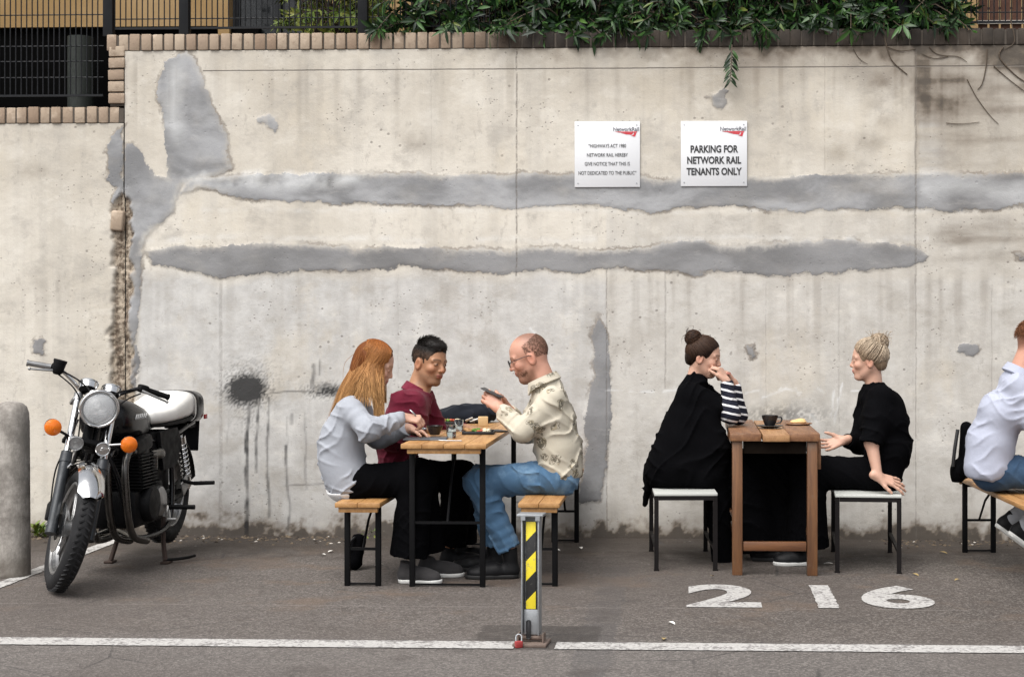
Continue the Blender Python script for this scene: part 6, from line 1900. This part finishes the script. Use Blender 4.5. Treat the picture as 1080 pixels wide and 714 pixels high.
S.cap(A(752, 470, -.17), A(762, 593, -.10), .080, .066, .06, fb=True); S.cap(A(735, 500, .02), A(770, 505, .02), .12, .12, .06)
S.cap(A(765, 494, -.02), A(832, 492, .0), .120, .115, .05)
S.cap(A(790, 505, -.03), A(803, 580, -.03), .135, .135, .06, fb=True); S.cap(A(826, 502, -.03), A(832, 576, -.03), .100, .100, .06, fb=True)
clothes('coat', S, M_TROUSER_BLACK, t, root, (.008, 20, 38))
S = Sdf(*bbox([hipN, hipF, knN, knF, anN, anF], .15), .006)
S.bars([(A(717, 503, -.08), A(717, 503, .08), .112)])
for h_, k_, a_ in ((hipN, knN, anN), (hipF, knF, anF)): S.cap(h_, k_, .090, .072, .05); S.cap(k_, a_, .072, .062, .04, fb=True)
clothes('jeans', S, M_TROUSER_BLACK, t, root, (.004, 28, 41))
shoe(t, root, Vector((anN.x - .045, anN.y, 0)), (1, -.1, 0), M_SHOEBLK, M_SOLEB, .25)
shoe(t, root, Vector((anF.x - .045, anF.y, 0)), (1, .1, 0), M_SHOEBLK, M_SOLEW, .25)

def updo(hd_, t, root, bun, br, c0, c1, seed, loose, fringe=0, n=620, messy=.004):
    "hair drawn back from the hairline into a bun, as a cap and many locks"
    S = Sdf(*bbox([hd_.p(.1, -.1, -.1), hd_.p(-.15, .1, .16), bun], .09), .0045)
    S.ell(hd_.p(-.013, 0, .039), hd_.rad(.100, .081, .090), hd_.M, 0); S.ell(hd_.p(-.066, 0, -.018), hd_.rad(.042, .056, .050), hd_.M, .03)
    S.ell(hd_.p(.115, 0, -.020), hd_.rad(.088, .10, .112), hd_.M, .015, 'cut'); S.half(hd_.p(-.06, 0, -.062), -hd_.u - hd_.f * .1, .01)
    for y in (-1, 1): S.ell(hd_.p(.006, .088 * y, -.022), hd_.rad(.030, .03, .038), hd_.M, .006, 'cut')
    S.ell(bun, (br, br, br * .8), None, .015)
    cap_ = skin('hair', S, M_HAIR, t, root, lambda V: np.tile(np.array(c0, np.float32), (len(V), 1)))
    r_ = random.Random(seed); paths = []
    bd = (hd_.local(npv(bun)[None])[0]); bd = Vector(bd) / Vector(bd).length
    for k in range(n):
        a = r_.uniform(-PI, PI)
        side = math.copysign(1, a)
        aa = abs(a)                                            # 0 brow, PI nape
        if aa < 1.0: L0 = Vector((.070 - .02 * aa, side * .058 * aa, .096 - .034 * aa))
        elif aa < 2.0: L0 = Vector((.050 - .070 * (aa - 1), side * (.068 + .008 * (aa - 1)), .062 - .062 * (aa - 1)))
        else: L0 = Vector((-.030 - .055 * (aa - 2), side * .070 * (1 - .8 * (aa - 2)), .0 - .055 * min(1, aa - 2)))
        L0 += Vector((r_.uniform(-.006, .006), r_.uniform(-.006, .006), r_.uniform(-.008, .008)))
        pts = []
        for i in range(9):
            u = i / 8 * .96
            v = (L0.lerp(Vector(bd) * .125, u)) - Vector((-.013, 0, .039))
            e = (v.x / .101) ** 2 + (v.y / .082) ** 2 + (v.z / .0915) ** 2
            v = v / math.sqrt(max(e, 1e-4)) * (1.012 + messy * 6 * r_.random() * math.sin(u * PI))
            w = Vector((-.013, 0, .039)) + v
            pts.append(hd_.p(*w))
        paths.append((pts, r_.uniform(.0020, .0042)))
    for k in range(170):                                       # coils of the bun
        ax = Vector((r_.uniform(-1, 1), r_.uniform(-1, 1), r_.uniform(-1, 1))).normalized(); x_, y_, _ = frame_of(ax)
        o = ax * r_.uniform(-.55, .55) * br; ph = r_.uniform(0, 6); rr = math.sqrt(max(.1, 1 - (o.length / br) ** 2)) * br * r_.uniform(.95, 1.12)
        paths.append(([Vector(bun) + o + (x_ * math.cos(ph + q * .35) + y_ * math.sin(ph + q * .35)) * rr for q in range(12)], r_.uniform(.0020, .0045)))
    for k in range(loose):
        p0 = hd_.p(r_.uniform(-.09, .03), r_.choice((-1, 1)) * r_.uniform(.02, .075), r_.uniform(-.03, .12)) if k % 2 else Vector(bun) + Vector((r_.uniform(-1, 1), r_.uniform(-1, 1), r_.uniform(0, 1))) * br
        tip = p0 + Vector((r_.uniform(-.04, .04), r_.uniform(-.04, .02), r_.uniform(-.05, .04)))
        paths.append((catmull([p0, p0.lerp(tip, .5) + Vector((r_.uniform(-.02, .02), -.005, .015)), tip], 5), .0011))
    strands('hair_locks', paths, .004, cap_, root, c0, c1)
updo(hd_, t, root, A(731.5, 357, -.01), .047, (.018, .008, .0045), (.070, .034, .018), 8, 70)

# ---------------------------------------------------------------- blonde woman in black
YE = 9.55
A = lambda px, py, dy=0: atY(px, py, YE + dy)
root = Vector((A(920, 512).x, YE, .445))
t = figure('person', 'blonde woman in a loose black top gesturing with an open hand', root)
hd_ = Head(A(916, 381), (-.95, .12, -.06), (0, 0, 1), 1.0, True)
neck = A(922, 409)
shN, shF = A(930, 420, -.155), A(916, 419, .155)
elN, wrN = A(919, 467, -.25), A(926, 502.5, -.30)
elF, wrF = A(906, 468, .10), A(890, 464, -.02)
hipN, hipF = A(925, 500, -.085), A(925, 500, .085)
knN, knF = A(852, 498, -.075), A(852, 497, .075)
anN, anF = A(852, 576, -.06), A(842, 574, .08)
S = Sdf(*bbox([hd_.p(.1, 0, .15), hd_.p(-.15, 0, 0), shN, shF, elN, wrN, wrN + Vector((.1, 0, -.05)), elF, knN, knF, anN, anF, hipN, A(865, 465)], .13), .0045)
hd_.build(S, neck)
S.bars([(A(925, 498, -.08), A(925, 498, .08), .10), (A(930, 468, -.06), A(930, 468, .06), .10), (A(928, 442, -.07), A(928, 442, .07), .09), (A(929, 424, -.09), A(924, 423, .09), .038)])
arm(S, shN, elN, wrN, (.047, .040, .026)); arm(S, shF, elF, wrF, (.045, .037, .024))
hand(S, wrN, (.90, .10, -.30), (-.28, .62, -.72), (0, -1, -.4), .98, curl=(.10, .22, .22), thumb=(.8, .1), spread=.30)
hand(S, wrF, (-.90, -.15, -.28), (-.1, -.80, .50), (-.45, -.35, .75), .95, curl=(.25, .3, .25), thumb=(.75, .25), spread=.26)
leg(S, hipN, knN, anN, (.075, .052, .036)); leg(S, hipF, knF, anF, (.075, .052, .036))
skin('body', S, M_SKIN, t, root, lambda V: hd_.paint(V, FAIR, (.18, .11, .06), (.42, .14, .12)))
S = Sdf(*bbox([shN, shF, elN, wrF, elF, A(955, 505, -.12), A(915, 505, .12), A(895, 460)], .13), .006)
S.bars([(A(930, 500, -.09), A(930, 500, .09), .120), (A(935, 474, -.10), A(935, 474, .10), .125), (A(930, 444, -.12), A(930, 444, .12), .128), (A(927, 421, -.12), A(921, 420, .12), .070)], .06)
S.cap(A(938, 428, -.06), A(943, 478, -.05), .080, .078, .10)
S.cap(shN, lerp(shN, elN, 1.04), .076, .068, .04, fb=True, rip=(.004, .08)); S.cap(shF, elF, .066, .058, .04); S.cap(elF, lerp(elF, wrF, .82), .056, .044, .03, fb=True)
neckline(S, neck, hd_, .100, .064, .05, .030)
clothes('top', S, M_TROUSER_BLACK, t, root, (.007, 20, 44))
S = Sdf(*bbox([hipN, hipF, knN, knF, anN, anF], .15), .006)
S.bars([(A(924, 502, -.085), A(924, 502, .085), .112)])
for h_, k_, a_ in ((hipN, knN, anN), (hipF, knF, anF)): S.cap(h_, k_, .094, .098, .05); S.cap(k_, a_, .098, .125, .05, fb=True)
clothes('trousers', S, M_TROUSER_BLACK, t, root, (.004, 28, 47))
shoe(t, root, Vector((anN.x + .045, anN.y, 0)), (-1, -.1, 0), M_SHOEBLK, M_SOLEW, .25)
shoe(t, root, Vector((anF.x + .045, anF.y, 0)), (-1, .1, 0), M_SHOEBLK, M_SOLEB, .25)
updo(hd_, t, root, A(927, 361.5, 0), .052, (.25, .178, .118), (.56, .475, .365), 9, 150, messy=.02)

# ---------------------------------------------------------------- man in the pale blue shirt at the right edge
YF = 9.22
A = lambda px, py, dy=0: atY(px, py, YF + dy)
root = Vector((A(1048, 510).x, YF, .465))
t = figure('person', 'man in a pale blue shirt hunched forward on the bench at the right edge', root)
hd_ = Head(A(1092, 364), (.93, -.05, -.30), (.2, 0, 1), 1.08)
neck = A(1076, 395)
shN, shF = A(1073, 408, -.18), A(1081, 407, .18)
elN, wrN = A(1098, 462, -.24), A(1140, 462, -.12)
elF, wrF = A(1104, 462, .24), A(1142, 462, .14)
hipN, hipF = A(1046, 497, -.095), A(1046, 497, .095)
knN, knF = A(1130, 500, -.13), A(1130, 499, .13)
anN, anF = A(1080, 556, -.10), A(1066, 548, .12)
S = Sdf(*bbox([hd_.p(.1, 0, .15), hd_.p(-.15, 0, 0), shN, shF, elN, wrN, knN, knF, anN, anF, hipN, A(1165, 460)], .13), .005)
hd_.build(S, neck)
S.bars([(A(1046, 495, -.09), A(1046, 495, .09), .105), (A(1048, 466, -.07), A(1048, 466, .07), .11), (A(1060, 432, -.10), A(1060, 432, .10), .11), (A(1073, 409, -.12), A(1076, 408, .12), .06)])
arm(S, shN, elN, wrN); arm(S, shF, elF, wrF)
hand(S, wrN, (1, .3, 0), (0, .4, -1), (0, .6, .8), 1); hand(S, wrF, (1, -.3, 0), (0, -.4, -1), (0, -.6, .8), 1)
leg(S, hipN, knN, anN); leg(S, hipF, knF, anF)
skin('body', S, M_SKIN, t, root, lambda V: hd_.paint(V, PINKF, (.16, .07, .04), (.42, .16, .13), ((.12, .05, .03), .5), ((.20, .09, .055), .85, -.01, -.9)))
S = Sdf(*bbox([A(1008, 505, -.15), shN, shF, elN, elF, A(1050, 505, .15)], .13), .006)
S.bars([(A(1042, 492, -.10), A(1042, 492, .10), .135), (A(1045, 466, -.10), A(1045, 466, .10), .138), (A(1056, 436, -.12), A(1057, 436, .12), .132), (A(1071, 412, -.13), A(1075, 411, .13), .080)], .06)
neckline(S, neck, hd_, .096, .081, .055, .026)
S.cap(shN, elN, .074, .066, .04, fb=True, rip=(.004, .06)); S.cap(shF, elF, .072, .062, .04, fb=True)
S.half(A(1040, 503), (.0, 0, -1), .02); S.half(A(1062, 490), (.75, 0, -.75), .02)
sh_ = clothes('shirt', S, M_PALEBLUE, t, root, (.0050, 22, 54), dirs=((.55, .2, .75), (.35, -.5, -.9)))
collar(neck + Vector((-.004, 0, .004)), hd_, .083, .034, M_PALEBLUE, sh_, root, (1, -.1, -.3))
S = Sdf(*bbox([hipN, hipF, knN, knF, anN, anF], .15), .006)
S.bars([(A(1046, 497, -.10), A(1046, 497, .10), .108)])
for h_, k_, a_ in ((hipN, knN, anN), (hipF, knF, anF)): S.cap(h_, k_, .098, .080, .05); S.cap(k_, lerp(k_, a_, .72), .078, .064, .04, fb=True)
clothes('jeans', S, M_DENIM2, t, root, (.005, 27, 58))
for a_, k_ in ((anN, knN), (anF, knF)):
    S = Sdf(*bbox([a_, lerp(k_, a_, .6)], .08), .006); S.cap(lerp(k_, a_, .6), a_, .052, .044, .02, rip=(.003, .03)); skin('sock', S, M_GREYSOCK, t, root)
    f = Vector((.80, -.05, -.60)); u = Vector((.60, 0, .80))
    shoe(t, root, a_ - f * .05 - u * .085, f, M_SHOEBLK, M_SOLEW, .28, up=u)
S = Sdf(*head_box(hd_, (-.13, -.1, -.08), (.1, .1, .16), .04), .0045)
S.ell(hd_.p(-.012, 0, .040), hd_.rad(.101, .079, .092), hd_.M, 0); S.ell(hd_.p(.02, 0, .10), hd_.rad(.08, .062, .036), hd_.M, .03)
S.ell(hd_.p(.118, 0, -.012), hd_.rad(.085, .12, .098), hd_.M, .012, 'cut'); S.half(hd_.p(-.05, 0, .012), -(hd_.u) - hd_.f * .25, .01)
for y in (-1, 1): S.ell(hd_.p(-.006, .085 * y, -.012), hd_.rad(.030, .03, .040), hd_.M, .006, 'cut')
S.wrinkle(.002, 140, 3)
h0 = skin('hair', S, M_HAIR, t, root, lambda V: np.tile(np.array((.13, .05, .022), np.float32), (len(V), 1)))
fuzz(hd_, 'hair_strands', h0, root, 900, .022, .0012, lambda q: q.z > .02 and q.x < .05, (.11, .042, .018), (.20, .085, .038), 6, .4, comb=(-.6, 0, -.7))

# ---------------------------------------------------------------- soft things
def soft(name, label, cat, mat, base, build, amp, freq, seed, lo, hi, res=.006, part_name=None):
    t = thing(name, label, cat, base)
    S = Sdf(lo, hi, res); build(S); S.wrinkle(amp, freq, seed, 6); S.folds(amp * 1.2, freq * 2.4, seed, ((.8, .3, .5), (.2, .9, -.4)))
    return t, skin(part_name or name + '_body', S, mat, t, Vector((0, 0, 0)))
M_JACKET = cloth('dark_navy_jacket_cloth', (.010, .012, .017), .3, spec=.08)
base = atZ(490, 446, .78)
def jk(S):
    S.ell((0, .06, .045), (.19, .13, .062), None, 0); S.ell((-.12, .05, .04), (.09, .10, .055), None, .04); S.ell((.10, .06, .065), (.11, .10, .062), None, .04)
    S.ell((.0, .04, .085), (.05, .05, .04), None, .03); S.cap((-.02, -.02, .095), (.14, .02, .11), .020, .024, .02); S.cap((-.17, 0, .03), (-.05, -.03, .075), .024, .02, .03)
    S.half((0, 0, .002), (0, 0, -1))
t, _ = soft('jacket', 'dark navy jacket bundled on the far end of the pine table', 'jacket', M_JACKET, base, jk, .012, 34, 71, (-.28, -.16, -.03), (.28, .26, .19))
base = Vector((atY(374, 560, 9.25).x, 9.25, 0))
def bp(S):
    S.cap((.0, -.04, .05), (.015, .05, .15), .048, .042, .03); S.half((0, 0, .003), (0, 0, -1))
t, o = soft('handbag', 'small black bag on the ground under the pine bench of the woman in grey', 'bag', M_TROUSER_BLACK, base, bp, .006, 30, 72, (-.14, -.2, -.02), (.16, .2, .32))
b = MB(); b.tube([(.0, .0, .18), (-.02, -.06, .15), (-.03, -.09, .07), (-.01, -.08, .03)], .007, 8, 4); b.build('strap', M_BLACKPL, t)
base = Vector((atY(1014, 480, 9.72).x, 9.72, .465))
def bg_(S):
    S.cap((.02, 0, .07), (.030, 0, .33), .046, .036, .02); S.ell((-.028, -.01, .060), (.040, .06, .080), None, .03); S.half((0, 0, .003), (0, 0, -1))
t, o = soft('rucksack', 'upright black rucksack on the bench behind the man in pale blue', 'bag', M_TROUSER_BLACK, base, bg_, .004, 30, 73, (-.15, -.12, -.02), (.14, .12, .44))
b = MB(); b.tube([(-.03, -.05, .32), (-.05, -.06, .20), (-.06, -.06, .10)], .011, 8, 4); b.build('strap', M_BLACKPL, t)
